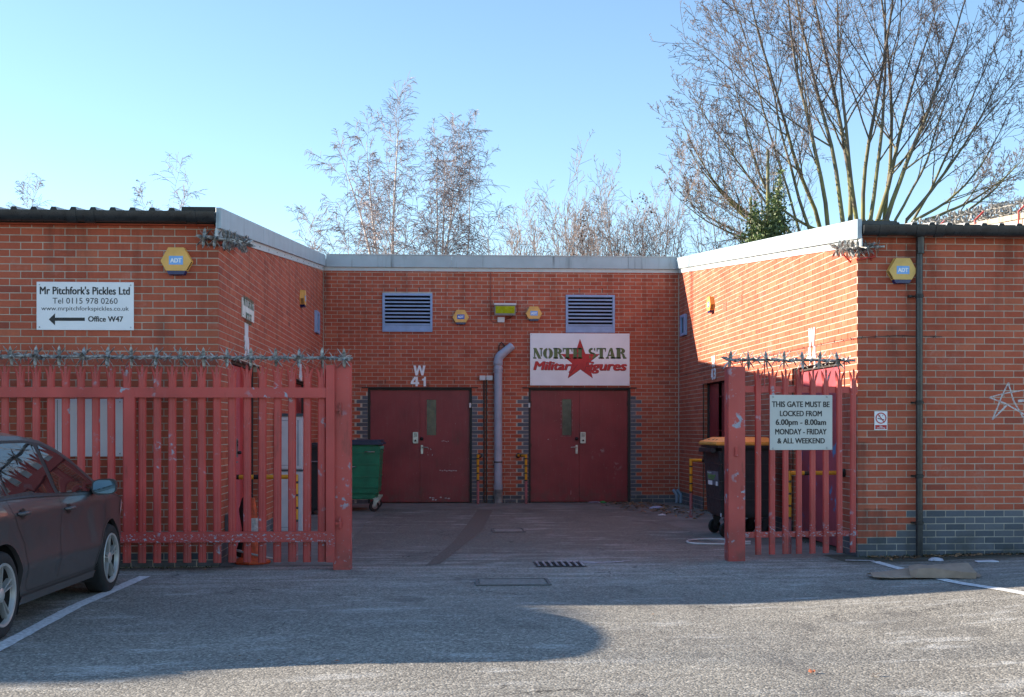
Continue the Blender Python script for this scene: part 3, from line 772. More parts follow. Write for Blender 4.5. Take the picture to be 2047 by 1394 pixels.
# side doors
def side_door(fr, P_, wall, op, mats, names, win=None, split=.5, kp=None, leaves=2):
    a, b, _, zt = op; fm = door_frame(fr, wall, op, n=-.10); tt = .045; z1 = zt-tt-.004; out = []
    mid = a+(b-a)*split
    rng = [(a+tt+.003, mid-.002), (mid+.002, b-tt-.003)]
    for i, (p, q_) in enumerate(rng):
        out.append(leaf(fr, P_, p, q_, -.115, .02, z1, mats[i], window=win if win and p < win[0] < q_ else None, label=names[i]))
    return out
d1 = side_door(frLS, LB, ls, doorsL[0], (plain('pink_red_door_paint', (.50, .085, .10), .42, var=.06), M_DOORB), ('pinkish red door leaf of the left side door', 'bright red door leaf of the left side door'), split=.62)
keypad(frLS, d1[0], 14.55, 1.22, -.115); lever(frLS, d1[0], 14.5, 1.02, -.115, -1)
d2 = side_door(frLS, LB, ls, doorsL[1], (M_DOOR, M_DOOR), ('near maroon leaf of the far door on the left', 'far maroon leaf of the far door on the left'))
d3 = side_door(frRS, RB, rs, doorsR[0], (M_DOORP, M_DOORP), ('peeling pink door leaf near the fence', 'peeling pink door leaf further in'))
yw = (at_x(1446, 800, XR+.115).y, at_x(1437, 800, XR+.115).y)
d4 = side_door(frRS, RB, rs, doorsR[1], (M_DOOR, M_DOOR), ('near maroon leaf of the far door on the right', 'far maroon leaf with slot window on the right'), win=(yw[0], yw[1], 1.43, 2.0))
mb = MB()
for px, py in ((1598, 925), (1590, 932)):
    p = at_x(px, py, XR+.10)
    mb.lathe([(.02, 0), (.022, .03), (.012, .04)], frRS.p(p.y, -.112, p.z), 10, M=fr_rot(frRS))
mb.build('door_handle', M_STEEL, d3[1])
# louvres
def louvre(fr, op, parent, nsl=8, label=None):
    a, b, z0, z1 = op; t = .045; mb = MB()
    for (p, q_, r, s_) in ((a, a+t, z0, z1), (b-t, b, z0, z1), (a+t, b-t, z1-t, z1), (a+t, b-t, z0, z0+t*.9)): fr.box(mb, p, q_, -.08, .022, r, s_)
    o = mb.build('louvre', M_LOUV, parent, bevel=.002, label=label)
    m2 = MB(); fr.box(m2, a+t, b-t, -.02, .008, z0+t*.9, z0+t+.085); m2.build('louvre_panel', M_LOUV, o)
    m2 = MB(); fr.box(m2, a+.01, b-.01, -.10, -.085, z0+.01, z1-.01); m2.build('louvre_void', M_DARK, o)
    za = z0+t+.09; st = (z1-t-za)/nsl
    for k in range(nsl):
        z = za+k*st+.004; m2 = MB()
        m2.hexa([fr.p(a+t, .010, z), fr.p(b-t, .010, z), fr.p(b-t, .006, z-.004), fr.p(a+t, .006, z-.004), fr.p(a+t, -.050, z+st*.34), fr.p(b-t, -.050, z+st*.34), fr.p(b-t, -.054, z+st*.34-.004), fr.p(a+t, -.054, z+st*.34-.004)])
        fr.box(m2, a+t, b-t, .004, .014, z-.004, z+.026)
        m2.build('louvre_slat', M_LOUV, o)
    return o
louvre(frB, VA, BB, label='blue louvre above the left pair of doors'); louvre(frB, VB, BB, label='blue louvre above the white star sign')
for (fr, P_, X, pa, pb, pt, pbm, s_) in ((frLS, ls, XL, 628.5, 634.5, 625, 665, 1), (frRS, rs, XR, 1364, 1373.5, 629, 672, -1)):
    p = at_x(pa, 645, X); q_ = at_x(pb, 645, X); ya, yb = sorted((p.y, q_.y)); zc = at_x((pa+pb)/2, (pt+pbm)/2, X).z; hh = .20
    mb = MB(); t = .05
    for (a, b, r, v_) in ((ya, ya+t*2, zc-hh, zc+hh), (yb-t*2, yb, zc-hh, zc+hh), (ya+2*t, yb-2*t, zc+hh-t, zc+hh), (ya+2*t, yb-2*t, zc-hh, zc-hh+t)): fr.box(mb, a, b, .001, .05, r, v_)
    o = mb.build('wall_vent', M_LOUV, P_, label='small blue framed vent high on the side wall')
    mb = MB(); fr.box(mb, ya+2*t, yb-2*t, .002, .02, zc-hh+t, zc+hh-t); mb.build('vent_grille', M_FRAME, o)
# terracotta air bricks
for px, py in ((1449, 613), (1480, 599)):
    p = at_x(px, py, XR); mb = MB()
    ab = MB(); frRS.box(ab, p.y-.11, p.y+.11, .001, .006, p.z-.072, p.z+.072); o = ab.build('air_brick', plain('terracotta', (.44, .14, .08), .8), rs)
    for i in (0, 1):
        for k in range(5): frRS.box(mb, p.y-.09+i*.1, p.y-.01+i*.1, .0062, .0075, p.z-.062+k*.027, p.z-.050+k*.027)
    mb.build('air_slot', M_RUST, o)
# sealant bead in the yard corners
for X, s_ in ((XL, 1), (XR, -1)):
    mb = MB(); mb.box(min(X, X+.014*s_), max(X, X+.014*s_), YB-.014, YB, 0, 4.5); mb.build('corner_sealant', M_MORTAR, bwl)

# ================================================================= THINGS ON AND AGAINST THE WALLS
def wp(fr_plane, px, py):                      # photo pixel on one of the named wall planes
    return {'B': lambda: at_y(px, py, YB), 'LF': lambda: at_y(px, py, YL), 'RF': lambda: at_y(px, py, YR), 'LS': lambda: at_x(px, py, XL), 'RS': lambda: at_x(px, py, XR)}[fr_plane]()
def sign_board(name, label, fr, c, w_, h_, mat, th=.012, n=.004, screws=True, cat='sign', ins=.03):
    t = thing(name, label, cat, fr.p(0, n, 0)*0+Vector(c))
    uc = (Vector(c)-fr.o).dot(fr.u); zc = c[2]; mb = MB(); fr.box(mb, uc-w_/2, uc+w_/2, n, n+th, zc-h_/2, zc+h_/2)
    mb.build('board', mat, t, bevel=.002)
    if screws:
        for sx in (-1, 1):
            for sz in (-1, 1):
                mb = MB(); mb.lathe([(.007, 0), (.007, .004), (.003, .006)], fr.p(uc+sx*(w_/2-ins), n+th, zc+sz*(h_/2-ins)), 8, M=fr_rot(fr)); mb.build('screw', M_STEEL, t)
    return t, uc, zc, n+th
# --- company sign on the left front wall
a, b = wp('LF', 74, 660), wp('LF', 268, 565)
cx, cz, W_, H_ = (a.x+b.x)/2, (a.z+b.z)/2, b.x-a.x, b.z-a.z
t, uc, zc, nn = sign_board('company_sign', 'white sign with black lettering and an arrow pointing left on the left front wall', frLF, (cx, YL, cz), W_, H_, M_SIGNW)
Q = lambda px, py: Vector((wp('LF', px, py).x, YL-nn-.0015, wp('LF', px, py).z))
def ltr(parent, body, x0, x1, y0, y1, Qf, mat, N=(0, -1, 0), name='lettering', **kw):
    A, B = Qf(x0, y1), Qf(x1, y0); mb = MB(); lettering(mb, body, (A+B)/2, N, (Vector((B.x-A.x, B.y-A.y, 0))).length, B.z-A.z, **kw)
    return mb.build(name, mat, parent, recalc=False)
ltr(t, "Mr Pitchfork's Pickles Ltd", 80.5, 260.5, 574, 589, Q, M_INK, bold=.022)
ltr(t, "Tel 0115 978 0260", 106, 236, 596.5, 607.5, Q, M_INK, bold=.004)
ltr(t, "www.mrpitchforkspickles.co.uk", 83.5, 258.5, 613.5, 623.5, Q, M_INK, bold=.003)
ltr(t, "Office W47", 177, 247, 633, 643.5, Q, M_INK, bold=.022)
mb = MB(); ar = [(98.5, 639), (111, 627), (111, 635.5), (170.5, 635.5), (170.5, 642), (111, 642), (111, 651)]
mb.prism([Q(*p) for p in ar], (0, .0008, 0)); mb.build('arrow', M_INK, t)
# --- white blank board low on the left wall, behind the gate
a, b = wp('LF', 110, 913), wp('LF', 247, 798)
t, uc, zc, nn = sign_board('notice_board', 'blank white board on the wall behind the left gate pales', frLF, ((a.x+b.x)/2, YL, (a.z+b.z)/2), b.x-a.x, b.z-a.z, M_SIGNW, th=.02, cat='board')
mb = MB(); frLF.box(mb, uc-(b.x-a.x)/2+.03, uc-(b.x-a.x)/2+.034, nn+.0002, nn+.002, a.z+.01, b.z-.01); mb.build('board_seam', M_FRAME, t)
# --- star sign over the right-hand pair of doors
a, b = wp('B', 1059.5, 771), wp('B', 1258, 667.5)
t, uc, zc, nn = sign_board('shop_sign', 'white sign with red star and olive stencil lettering over the right pair of doors', frB, ((a.x+b.x)/2, YB, (a.z+b.z)/2), b.x-a.x, b.z-a.z, M_SIGNW, n=.02, th=.02)
QB = lambda px, py, e=0: Vector((at_y(px, py, YB).x, YB-nn-.0015-e, at_y(px, py, YB).z))
zx = lambda x: 1060+x*200/2047; zy = lambda y: 660+y*120/1228
star = [(1010, 185), (1120, 490), (1410, 495), (1190, 665), (1268, 985), (1015, 805), (762, 985), (850, 685), (620, 495), (915, 490)]
mb = MB(); mb.prism([QB(zx(x)+.6, zy(y)+.6) for x, y in star], (0, .0006, 0)); mb.build('star_shadow', M_INK, t)
mb = MB(); mb.prism([QB(zx(x), zy(y), .0015) for x, y in star], (0, .0006, 0)); mb.build('star', M_REDP, t, label='large red five-pointed star')
# stencil capitals drawn as slab-serif shapes
def slab(mb, ch, X, Y, w_, h_):
    R_ = lambda x0, x1, y0, y1: mb.add([X(x0*w_, y0*h_), X(x1*w_, y0*h_), X(x1*w_, y1*h_), X(x0*w_, y1*h_)], [(0, 1, 2, 3)])
    Pg = lambda pts: mb.add([X(x*w_, y*h_) for x, y in pts], [tuple(range(len(pts)))])
    def arc(cx, cy, rx, ry, t0, t1, a0, a1, n=9):
        o = [(cx+rx*math.cos(R(a0+(a1-a0)*i/n)), cy+ry*math.sin(R(a0+(a1-a0)*i/n))) for i in range(n+1)]
        i_ = [(cx+t0*math.cos(R(a0+(a1-a0)*i/n)), cy+t1*math.sin(R(a0+(a1-a0)*i/n))) for i in range(n+1)]
        for k in range(n): Pg([o[k], o[k+1], i_[k+1], i_[k]])
    s = .11
    if ch == 'N':
        Pg([(0, 1), (.34, 1), (.86, .0), (.55, 0)]); R_(.10, .20, s, .80); R_(.0, .32, 0, s); R_(.80, .90, .22, 1-s); R_(.68, 1, 1-s, 1)
    if ch == 'O': arc(.46, .5, .46, .5, .13, .38, 95, 265); arc(.54, .5, .46, .5, .13, .38, -85, 85)
    if ch == 'T':
        R_(.33, .67, 0, .92); R_(.20, .80, 0, s); R_(0, .30, .90, 1); R_(.33, .67, .90, 1); R_(.70, 1, .90, 1); Pg([(0, 1), (.10, .90), (.05, .66), (0, .66)]); Pg([(1, 1), (.90, .90), (.95, .66), (1, .66)])
    if ch == 'H':
        R_(.07, .42, 0, 1); R_(.58, .93, 0, 1); R_(0, .47, 0, s); R_(0, .47, 1-s, 1); R_(.53, 1, 0, s); R_(.53, 1, 1-s, 1); R_(.42, .48, .46, .58); R_(.52, .58, .46, .58)
    if ch == 'R':
        R_(.08, .42, 0, 1); R_(0, .46, 0, s); R_(0, .42, 1-s, 1); arc(.46, .74, .40, .26, .10, .14, -90, 90); R_(.66, .86, .10, .5) if False else Pg([(.50, .48), (.76, .46), (.90, .12), (1, .10), (1, .0), (.68, .0), (.60, .34)])
    if ch == 'A':
        Pg([(.44, 1), (.66, 1), (.94, .0), (.58, .0)]); Pg([(.40, .92), (.46, .80), (.20, .0), (.12, 0)]); R_(0, .32, 0, s); R_(.50, 1, 0, s); R_(.30, .58, .26, .36)
    if ch == 'S':
        arc(.46, .72, .42, .28, .16, .13, 80, 270); arc(.54, .28, .42, .28, .16, .13, -100, 90); Pg([(.72, 1), (.84, 1), (.84, .68), (.70, .84)]); Pg([(.14, .0), (.28, 0), (.28, .16), (.14, .32)]); Pg([(.20, .60), (.55, .42), (.80, .40), (.42, .62)])
let = [('N', 55, 255), ('O', 258, 462), ('R', 468, 672), ('T', 660, 860), ('H', 862, 1068), ('S', 1180, 1352), ('T', 1352, 1545), ('A', 1535, 1745), ('R', 1745, 1965)]
for (dx, dy, e, m_, nm) in ((.9, 1.1, .003, M_INK, 'letter_shadow'), (0, 0, .0045, M_OLIVE, 'stencil_letter')):
    for ch, xa, xb in let:
        mb = MB(); slab(mb, ch, lambda X_, Y_: QB(zx(xa+X_)+dx*.6, zy(583-Y_)+dy*.6, e), None, xb-xa-8, 213)
        mb.build(nm, m_, t, recalc=False)
for (dx, e, m_, nm) in ((.7, .0055, plain('dark_red_print', (.12, .01, .02), .5), 'lettering_shadow'), (0, .007, M_REDP, 'lettering')):
    Qe = lambda px, py: QB(px+dx, py+dx, e)
    ltr(t, "Military", zx(58), zx(960), zy(645), zy(872), Qe, m_, bold=.03, shear=.22, name=nm)
    ltr(t, "Figures", zx(1050), zx(1965), zy(640), zy(888), Qe, m_, bold=.03, shear=.22, name=nm)
mb = MB()
lettering(mb, 'y', (QB(zx(900), zy(775), .0062)), (0, -1, 0), .115, .225*.5, bold=.034, shear=.22)
# --- gate notice on the right fence
# (built with the fence below)
# --- no smoking sign
a, b = wp('RF', 1747.5, 860), wp('RF', 1773.5, 822.5)
t, uc, zc, nn = sign_board('no_smoking_sign', 'small white and red sign with barred cigarette symbol left of the black downpipe', frRF, ((a.x+b.x)/2, YR, (a.z+b.z)/2), b.x-a.x, b.z-a.z, M_SIGNW, th=.004, screws=False)
w_, h_ = b.x-a.x, b.z-a.z
QR = lambda u, z, e=0: Vector((a.x+u*w_, YR-nn-.0012-e, a.z+z*h_))
mb = MB(); mb.add([QR(.06, .05), QR(.94, .05), QR(.94, .27), QR(.06, .27)], [(0, 1, 2, 3)]); mb.build('red_band', M_REDP, t)
mb = MB(); n = 28; ro, ri = .42, .34
cxy = lambda r, k: QR(.5+r*math.cos(2*math.pi*k/n), .635+r*math.sin(2*math.pi*k/n)*w_/h_, .0008)
mb.v = [cxy(ro, k) for k in range(n)]+[cxy(ri, k) for k in range(n)]; mb.f = [(k, (k+1) % n, n+(k+1) % n, n+k) for k in range(n)]
mb.add([QR(.5-.27, .635+.20, .0014), QR(.5-.22, .635+.235, .0014), QR(.5+.27, .635-.20, .0014), QR(.5+.22, .635-.235, .0014)], [(0, 1, 2, 3)])
mb.build('prohibition_ring', M_REDP, t, recalc=False)
mb = MB(); mb.add([QR(.24, .60, .0006), QR(.74, .52, .0006), QR(.75, .565, .0006), QR(.25, .645, .0006)], [(0, 1, 2, 3)])
for i, (x0, z0) in enumerate(((.30, .70), (.36, .74), (.60, .74))): mb.add([QR(x0, z0, .0006), QR(x0+.03, z0, .0006), QR(x0+.09, z0+.08, .0006), QR(x0+.06, z0+.08, .0006)], [(0, 1, 2, 3)])
mb.build('cigarette_symbol', M_INK, t, recalc=False)
mb = MB(); lettering(mb, 'No', QR(.5, .205, .001), (0, -1, 0), w_*.2, h_*.07, bold=.02); lettering(mb, 'smoking', QR(.5, .11, .001), (0, -1, 0), w_*.62, h_*.085, bold=.02); mb.build('lettering', M_SIGNW, t, recalc=False)
# --- pale office sign on the left side wall
a, b = wp('LS', 482, 640), wp('LS', 505, 625)
ya, yb = a.y, b.y; zc = (at_x(482, 618, XL).z+at_x(505, 624, XL).z)/2; H_ = at_x(482, 597, XL).z-at_x(482, 636.5, XL).z
t, uc, zc, nn = sign_board('company_sign', 'small cream sign with green capitals high on the left side wall', frLS, (XL, (ya+yb)/2, zc), yb-ya, H_, plain('cream_sign_face', (.74, .75, .68), .5), th=.015)
for i, (txt, ww, dz) in enumerate((("MR PITCHFORK'S", .9, .09), ('PICKLES', .5, -.10))):
    mb = MB(); lettering(mb, txt, (XL+nn+.0015, (ya+yb)/2, zc+dz), (1, 0, 0), (yb-ya)*ww, .13, bold=.015); mb.build('lettering', plain('dark_green_print', (.02, .09, .03), .5), t, recalc=False)
# --- unit numbers
def unit_number(fr, X, lines, label, N):
    """separate white plastic characters screwed to the brick"""
    t = thing('unit_number', label, 'number', X[0][1])
    for (ch, C, w_, h_) in X:
        mb = MB(); G_ = {'1': [[(.42, 0), (.95, 0), (.95, 1), (.60, 1), (.50, .84), (.05, .78), (.05, .60), (.42, .60)]],
            '4': [[(.56, 0), (.84, 0), (.84, 1), (.56, 1)], [(.0, .22), (1, .22), (1, .44), (.0, .44)], [(.0, .44), (.30, .44), (.72, 1), (.42, 1)]],
            'W': [[(.0, 1), (.20, 1), (.34, 0), (.17, 0)], [(.17, 0), (.34, 0), (.58, 1), (.42, 1)], [(.66, 0), (.83, 0), (.58, 1), (.42, 1)], [(.66, 0), (.83, 0), (1, 1), (.80, 1)]]}.get(ch)
        if G_:
            r_ = (-Vector(N)).cross(Vector((0, 0, 1)))
            for i_, pg in enumerate(G_): mb.add([Vector(C)+Vector(N)*(.012+i_*.0002)+r_*((x-.5)*w_)+Vector((0, 0, (y-.5)*h_)) for x, y in pg], [tuple(range(len(pg)))])
        else: lettering(mb, ch, Vector(C)+Vector(N)*.012, N, w_, h_, bold=.03)
        top = len(mb.v); vs0 = list(mb.v); fs0 = list(mb.f)
        mb.v += [tuple(Vector(v)-Vector(N)*.010) for v in vs0]
        from collections import Counter
        ec = Counter(); de = {}
        for f in fs0:
            for i in range(len(f)): e = (f[i], f[(i+1) % len(f)]); ec[frozenset(e)] += 1; de[frozenset(e)] = e
        for k_, c_ in ec.items():
            if c_ == 1: i, j = de[k_]; mb.f.append((j, i, i+top, j+top))
        mb.build('character', M_SIGNW, t, recalc=False)
    return t
z2 = lambda plane, px, py: wp(plane, px, py)
unit_number(frB, [('W', wp('B', 838.5, 741), .235, .195), ('4', wp('B', 829.5, 763), .165, .185), ('1', wp('B', 847.5, 763), .085, .185)], None, 'white letter and digits W 41 over the left pair of maroon doors', (0, -1, 0))
def side_num(fr, X, N, sgn, px, yW, y1, d1_, d2_, label, wch=.23, hh=.2):
    p = at_x(px, yW, X); q_ = at_x(px, y1, X)
    o = .10*sgn
    unit_number(fr, [('W', p, wch, hh), (d1_, q_+Vector((0, -o, 0)), .14, hh*.95), (d2_, q_+Vector((0, o, 0)), .14, hh*.95)], None, label, N)
side_num(frLS, XL, (1, 0, 0), 1, 491.5, 672, 697, '3', '9', 'white W and digits beside the bright red door', hh=.30)
side_num(frLS, XL, (1, 0, 0), 1, 600, 738, 752, '4', '0', 'white W and digits over the far left side door', hh=.17)
side_num(frRS, XR, (-1, 0, 0), -1, 1427, 723, 748, '4', '3', 'white W 43 over the far right side door', hh=.2)
side_num(frRS, XR, (-1, 0, 0), -1, 1624, 675, 711, '4', '4', 'large white W and digits on the sunlit wall above the fence', hh=.24, wch=.26)

# --- alarm boxes
def alarm_box(fr, c, label, mat=M_YBOX, lit=M_SKYB, size=.30, frame_=False):
    uc = (Vector(c)-fr.o).dot(fr.u); zc = c[2]; t = thing('alarm_box', label, 'alarm box', fr.p(uc, 0, zc), group='hexagonal alarm boxes on the brick walls')
    r = size*.5*1.06; ang = [0, 60, 120, 180, 240, 300]; cut = -.50
    ring = lambda n, s: [(math.cos(R(a))*r*s, math.sin(R(a))*r*s*1.02) for a in ang]
    def band(n0, n1, s0, s1, zlo, zhi, mat_, nm):
        def clip(poly):
            out = []
            for i in range(len(poly)):
                p, q_ = poly[i], poly[(i+1) % len(poly)]
                for lim, sg in ((zlo, 1), (zhi, -1)): pass
                out.append(p)
            return out
        P0, P1 = ring(0, s0), ring(0, s1)
        def cutp(poly, lim, keep_above):
            o = []
            for i in range(len(poly)):
                p, q_ = poly[i], poly[(i+1) % len(poly)]
                ip = (p[1] >= lim) == keep_above; iq = (q_[1] >= lim) == keep_above
                if ip: o.append(p)
                if ip != iq: k = (lim-p[1])/(q_[1]-p[1]); o.append((p[0]+(q_[0]-p[0])*k, lim))
            return o
        if zlo is not None: P0, P1 = cutp(P0, zlo*s0, True), cutp(P1, zlo*s1, True)
        if zhi is not None: P0, P1 = cutp(P0, zhi*s0, False), cutp(P1, zhi*s1, False)
        mb = MB(); n = len(P0)
        mb.add([fr.p(uc+x, n0, zc+y) for x, y in P0]+[fr.p(uc+x, n1, zc+y) for x, y in P1], [tuple(range(n)), tuple(range(2*n-1, n-1, -1))]+[(i, (i+1) % n, (i+1) % n+n, i+n) for i in range(n)])
        return mb.build(nm, mat_, t, bevel=.004)
    lo = -r*.62
    band(.002, .078, 1.0, .97, lo, None, mat, 'casing')
    band(.002, .074, .985, .95, None, lo-.002, M_NAVY, 'strobe_lens')
    mb = MB()
    for sx in (-1, 1):                                                   # sounder slots down the lower flanks
        for k in range(6):
            zz = zc-.012-k*.014; xx = uc+sx*(r*(1-(.012+k*.014)/(r*1.78*.98))*1.0+.0005)
            fr.box(mb, xx-.004, xx+.0015, .02, .062, zz-.0035, zz+.0035)
    mb.build('sounder_slot', M_FRAME, t, label='dark sounder slots on the lower flanks')
    mb = MB(); fr.box(mb, uc-.072, uc+.072, .0785, .0795, zc-.038, zc+.052); lb = mb.build('label_plate', lit, t)
    right = (-fr.n).cross(Vector((0, 0, 1)))
    mb = MB(); lettering(mb, 'ADT', fr.p(uc, .0806, zc+.006), fr.n, .118, .046, bold=.04); mb.build('lettering', M_SIGNW, lb, recalc=False)
    return t
alarm_box(frLF, wp('LF', 355, 524), 'hexagonal yellow alarm box at the top right of the left front wall', M_YBOX)
alarm_box(frRF, wp('RF', 1800, 543), 'hexagonal mustard alarm box by the black downpipe', M_YBOX2)
alarm_box(frB, wp('B', 921, 635), 'alarm box with dark blue label between the left louvre and the floodlight', M_YBOX, M_BLUEP)
alarm_box(frB, wp('B', 1067, 628), 'alarm box with faded label just right of the floodlight', M_YBOX)
alarm_box(frLS, at_x(601, 598, XL), 'alarm box on the shaded left side wall', M_YBOX)
alarm_box(frRS, at_x(1425, 610, XR), 'alarm box on the sunlit right side wall', M_YBOX, M_BLUEP)
# --- floodlight with junction box and conduit
t = thing('floodlight', 'flat wall floodlight with lime yellow glass between two alarm boxes', 'light', wp('B', 1009, 621))
c0, c1 = wp('B', 988, 631), wp('B', 1030, 609)
mb = MB(); P_ = lambda x, n, z: Vector((x, YB-n, z))
mb.hexa([P_(c0.x, .05, c0.z), P_(c1.x, .05, c0.z), P_(c1.x, .12, c0.z-.01), P_(c0.x, .12, c0.z-.01), P_(c0.x, .03, c1.z), P_(c1.x, .03, c1.z), P_(c1.x, .17, c1.z-.03), P_(c0.x, .17, c1.z-.03)])
mb.build('housing', plain('grey_housing', (.30, .31, .30), .4, .3), t, bevel=.006)
mb = MB(); mb.hexa([P_(c0.x+.02, .1215, c0.z+.012), P_(c1.x-.02, .1215, c0.z+.012), P_(c1.x-.02, .125, c0.z+.012), P_(c0.x+.02, .125, c0.z+.012), P_(c0.x+.02, .164, c1.z-.05), P_(c1.x-.02, .164, c1.z-.05), P_(c1.x-.02, .169, c1.z-.05), P_(c0.x+.02, .169, c1.z-.05)])
mb.build('glass', M_LIME, t)
mb = MB(); mb.box(c0.x-.01, c1.x+.01, YB-.19, YB-.02, c1.z-.03, c1.z+.005); mb.build('hood', M_WHITE, t, bevel=.004)
mb = MB(); mb.box((c0.x+c1.x)/2-.05, (c0.x+c1.x)/2+.05, YB-.06, YB-.001, c0.z+.05, c0.z+.14); mb.build('bracket', M_STEEL, t)
a, b = wp('B', 994.5, 645), wp('B', 1008.5, 634.5)
t = thing('junction_box', 'small grey junction box under the floodlight', 'box', ((a.x+b.x)/2, YB, a.z))
mb = MB(); mb.box(a.x, b.x, YB-.05, YB-.001, a.z, b.z); mb.build('box_body', M_WHITE, t, bevel=.005)
mb = MB(); mb.tube([P_(b.x-.01, .03, (a.z+b.z)/2), P_(b.x+.10, .035, (a.z+b.z)/2+.03), P_(c1.x, .05, c0.z+.04), P_(c1.x+.05, .05, c0.z+.08), P_(c1.x+.045, .06, c1.z-.02)], .006, 6); mb.build('cable', M_FRAME, t, smooth=60)
x = bx_(981); mb = MB(); mb.tube([(x, YB-.012, 4.52), (x, YB-.012, bz_(0, 635)), (x+.04, YB-.012, bz_(0, 639)), (a.x+.01, YB-.02, bz_(0, 640))], .008, 6)
tag(mb.build('conduit', plain('brick_red_conduit', (.32, .09, .06), .5), smooth=60), 'thin red conduit down the rear wall to the junction box', 'conduit')
# --- flue pipe
t = thing('flue_pipe', 'fat pale grey waste pipe with an angled top between the two pairs of doors', 'pipe', (bx_(995.5), YB-.09, 0))
x = bx_(995.5); yp = YB-.10; r = .079; zt = bz_(0, 718)
mb = MB(); mb.tube([(x, yp, .30), (x, yp, zt-.02)], r, 24); mb.build('pipe_barrel', M_PIPE, t, smooth=50)
e0 = Vector((x, yp, zt-.04)); pts = [e0]+[Vector((x+.13*(1-math.cos(R(a)))*1.0, yp, zt-.02+.15*math.sin(R(a)))) for a in (0, 12, 24, 36, 48)]
d = Vector((math.cos(R(40)), 0, math.sin(R(40)))); pts += [pts[-1]+d*.14, pts[-1]+d*.21]
mb = MB(); mb.tube(pts, [r+.010]*2+[r+.008]*4+[r, r], 24); mb.build('pipe_elbow', M_PIPE, t, smooth=50)
tip = wp('B', 1016, 699); mb = MB(); mb.tube([pts[-1]-d*.03, pts[-1]+d*.08], [r-.001, r-.001], 24); mb.lathe([(r-.001, 0), (r*.85, .02), (r*.3, .032)], pts[-1]+d*.08, 24, M=d.to_track_quat('Z', 'Y').to_matrix()); mb.build('pipe_cap', M_PIPE, t, smooth=50)
for zz, hh in ((zt-.05, .05), (zt-.16, .035), (zt-.22, .02), (bz_(0, 925), .012), (.30, .03), (.345, .02)):
    mb = MB(); mb.lathe([(r, -hh), (r+.010, -hh*.8), (r+.010, hh*.8), (r, hh)], (x, yp, zz), 24); mb.build('pipe_collar', M_PIPE if hh != .012 else M_FRAME, t, smooth=50)
mb = MB(); mb.lathe([(r+.008, 0), (r+.008, .26), (r, .30)], (x, yp, .004), 24); mb.build('pipe_foot', plain('dirty_pipe_foot', (.24, .24, .23), .8, var=.4), t, smooth=50)
mb = MB()
for zz in (bz_(0, 738), bz_(0, 932)): mb.box(x-r-.012, x+r+.012, YB-.04, YB-.001, zz-.012, zz+.012)
mb.build('pipe_bracket', M_FRAME, t)
xx = bx_(1003); mb = MB(); mb.tube([P_(xx-.06, .03, bz_(0, 702)), P_(xx-.055, .035, bz_(0, 688)), P_(xx-.01, .04, bz_(0, 681)), P_(xx+.045, .04, bz_(0, 687)), P_(xx+.055, .05, bz_(0, 700))], .011, 8)
tag(mb.build('cable_loop', M_BLK, smooth=60), 'black cable looped over the top of the fat grey pipe', 'cable')
# thin brown conduit and twin white boxes
t = thing('conduit_pair', 'dark narrow conduit with twin white boxes left of the fat grey pipe', 'conduit', (bx_(970), YB, 0))
for px in (967.5, 972.5):
    mb = MB(); mb.tube([(bx_(px), YB-.018, .005), (bx_(px), YB-.018, bz_(0, 758))], .014, 8); mb.build('conduit_pipe', M_PIPE2, t, smooth=60)
for pa, pb in ((958.5, 970.5), (972, 984.5)):
    mb = MB(); mb.box(bx_(pa), bx_(pb), YB-.07, YB-.001, bz_(0, 758.5), bz_(0, 749)); mb.build('box_body', M_WHITE, t, bevel=.005)
# --- black downpipe on the right front wall
x = at_y(1838, 800, YR-.09).x; yp = YR-.085; t = thing('downpipe', 'black plastic downpipe from the gutter to the ground on the right front wall', 'pipe', (x, yp, 0))
mb = MB(); mb.tube([(x, yp, gz(x, yp)-.02), (x, yp, 3.62)], .038, 20); mb.build('pipe_barrel', M_GUTTER, t, smooth=50)
mb = MB(); mb.lathe([(.044, 3.40), (.044, 3.60), (.060, 3.66), (.066, 3.675)], (x, yp-.03, 0), 20); mb.build('gutter_outlet', M_GUTTER, t, smooth=50)
for py in (592, 805, 952, 1046):
    z = at_y(1838, py, yp).z; mb = MB(); mb.lathe([(.038, -.022), (.045, -.018), (.045, .018), (.038, .022)], (x, yp, z), 20); m2 = mb.build('pipe_clip', M_BLK, t, smooth=50)
    mb = MB()
    for s_ in (-1, 1): mb.box(x+s_*.052-.014, x+s_*.052+.014, YR-.05, YR-.001, z-.010, z+.010)
    if py == 592: mb.box(x-.105, x-.06, YR-.05, YR-.001, z-.012, z+.012)
    mb.build('clip_lug', M_BLK, m2)
# --- meter box, cabinet, hoses
mb = MB(); p = at_x(455, 1050, XL); mb.box(XL+.001, XL+.06, p.y-.18, p.y+.18, .32, .52)
tag(mb.build('meter_box', plain('grey_box', (.16, .18, .19), .6), bevel=.006), 'small grey box low on the left side wall by the corner', 'box')
cy = 17.05; t = thing('storage_cabinet', 'tall stacked white cabinet standing against the left side wall behind the gate', 'cabinet', (-2.1, cy, 0))
x0, x1 = -2.345, at_y(604, 900, cy).x
mb = MB(); mb.box(x0, x1, cy+.02, cy+.5, .03, .86); mb.build('lower_carcass', M_WPAINT, t)
mb = MB(); mb.box(x0, x1, cy+.02, cy+.5, .885, 1.62); mb.build('upper_carcass', M_WPAINT, t)
mb = MB(); mb.box(x0-.005, x1+.01, cy-.01, cy+.51, 1.62, 1.66); mb.build('cabinet_top', plain('slate_trim', (.06, .08, .10), .5), t)
mb = MB(); mb.box(x0-.003, x1+.003, cy+.0, cy+.51, .862, .883); mb.build('cabinet_divider', plain('slate_trim', (.06, .08, .10), .5), t)
sp = x0+(x1-x0)*.70
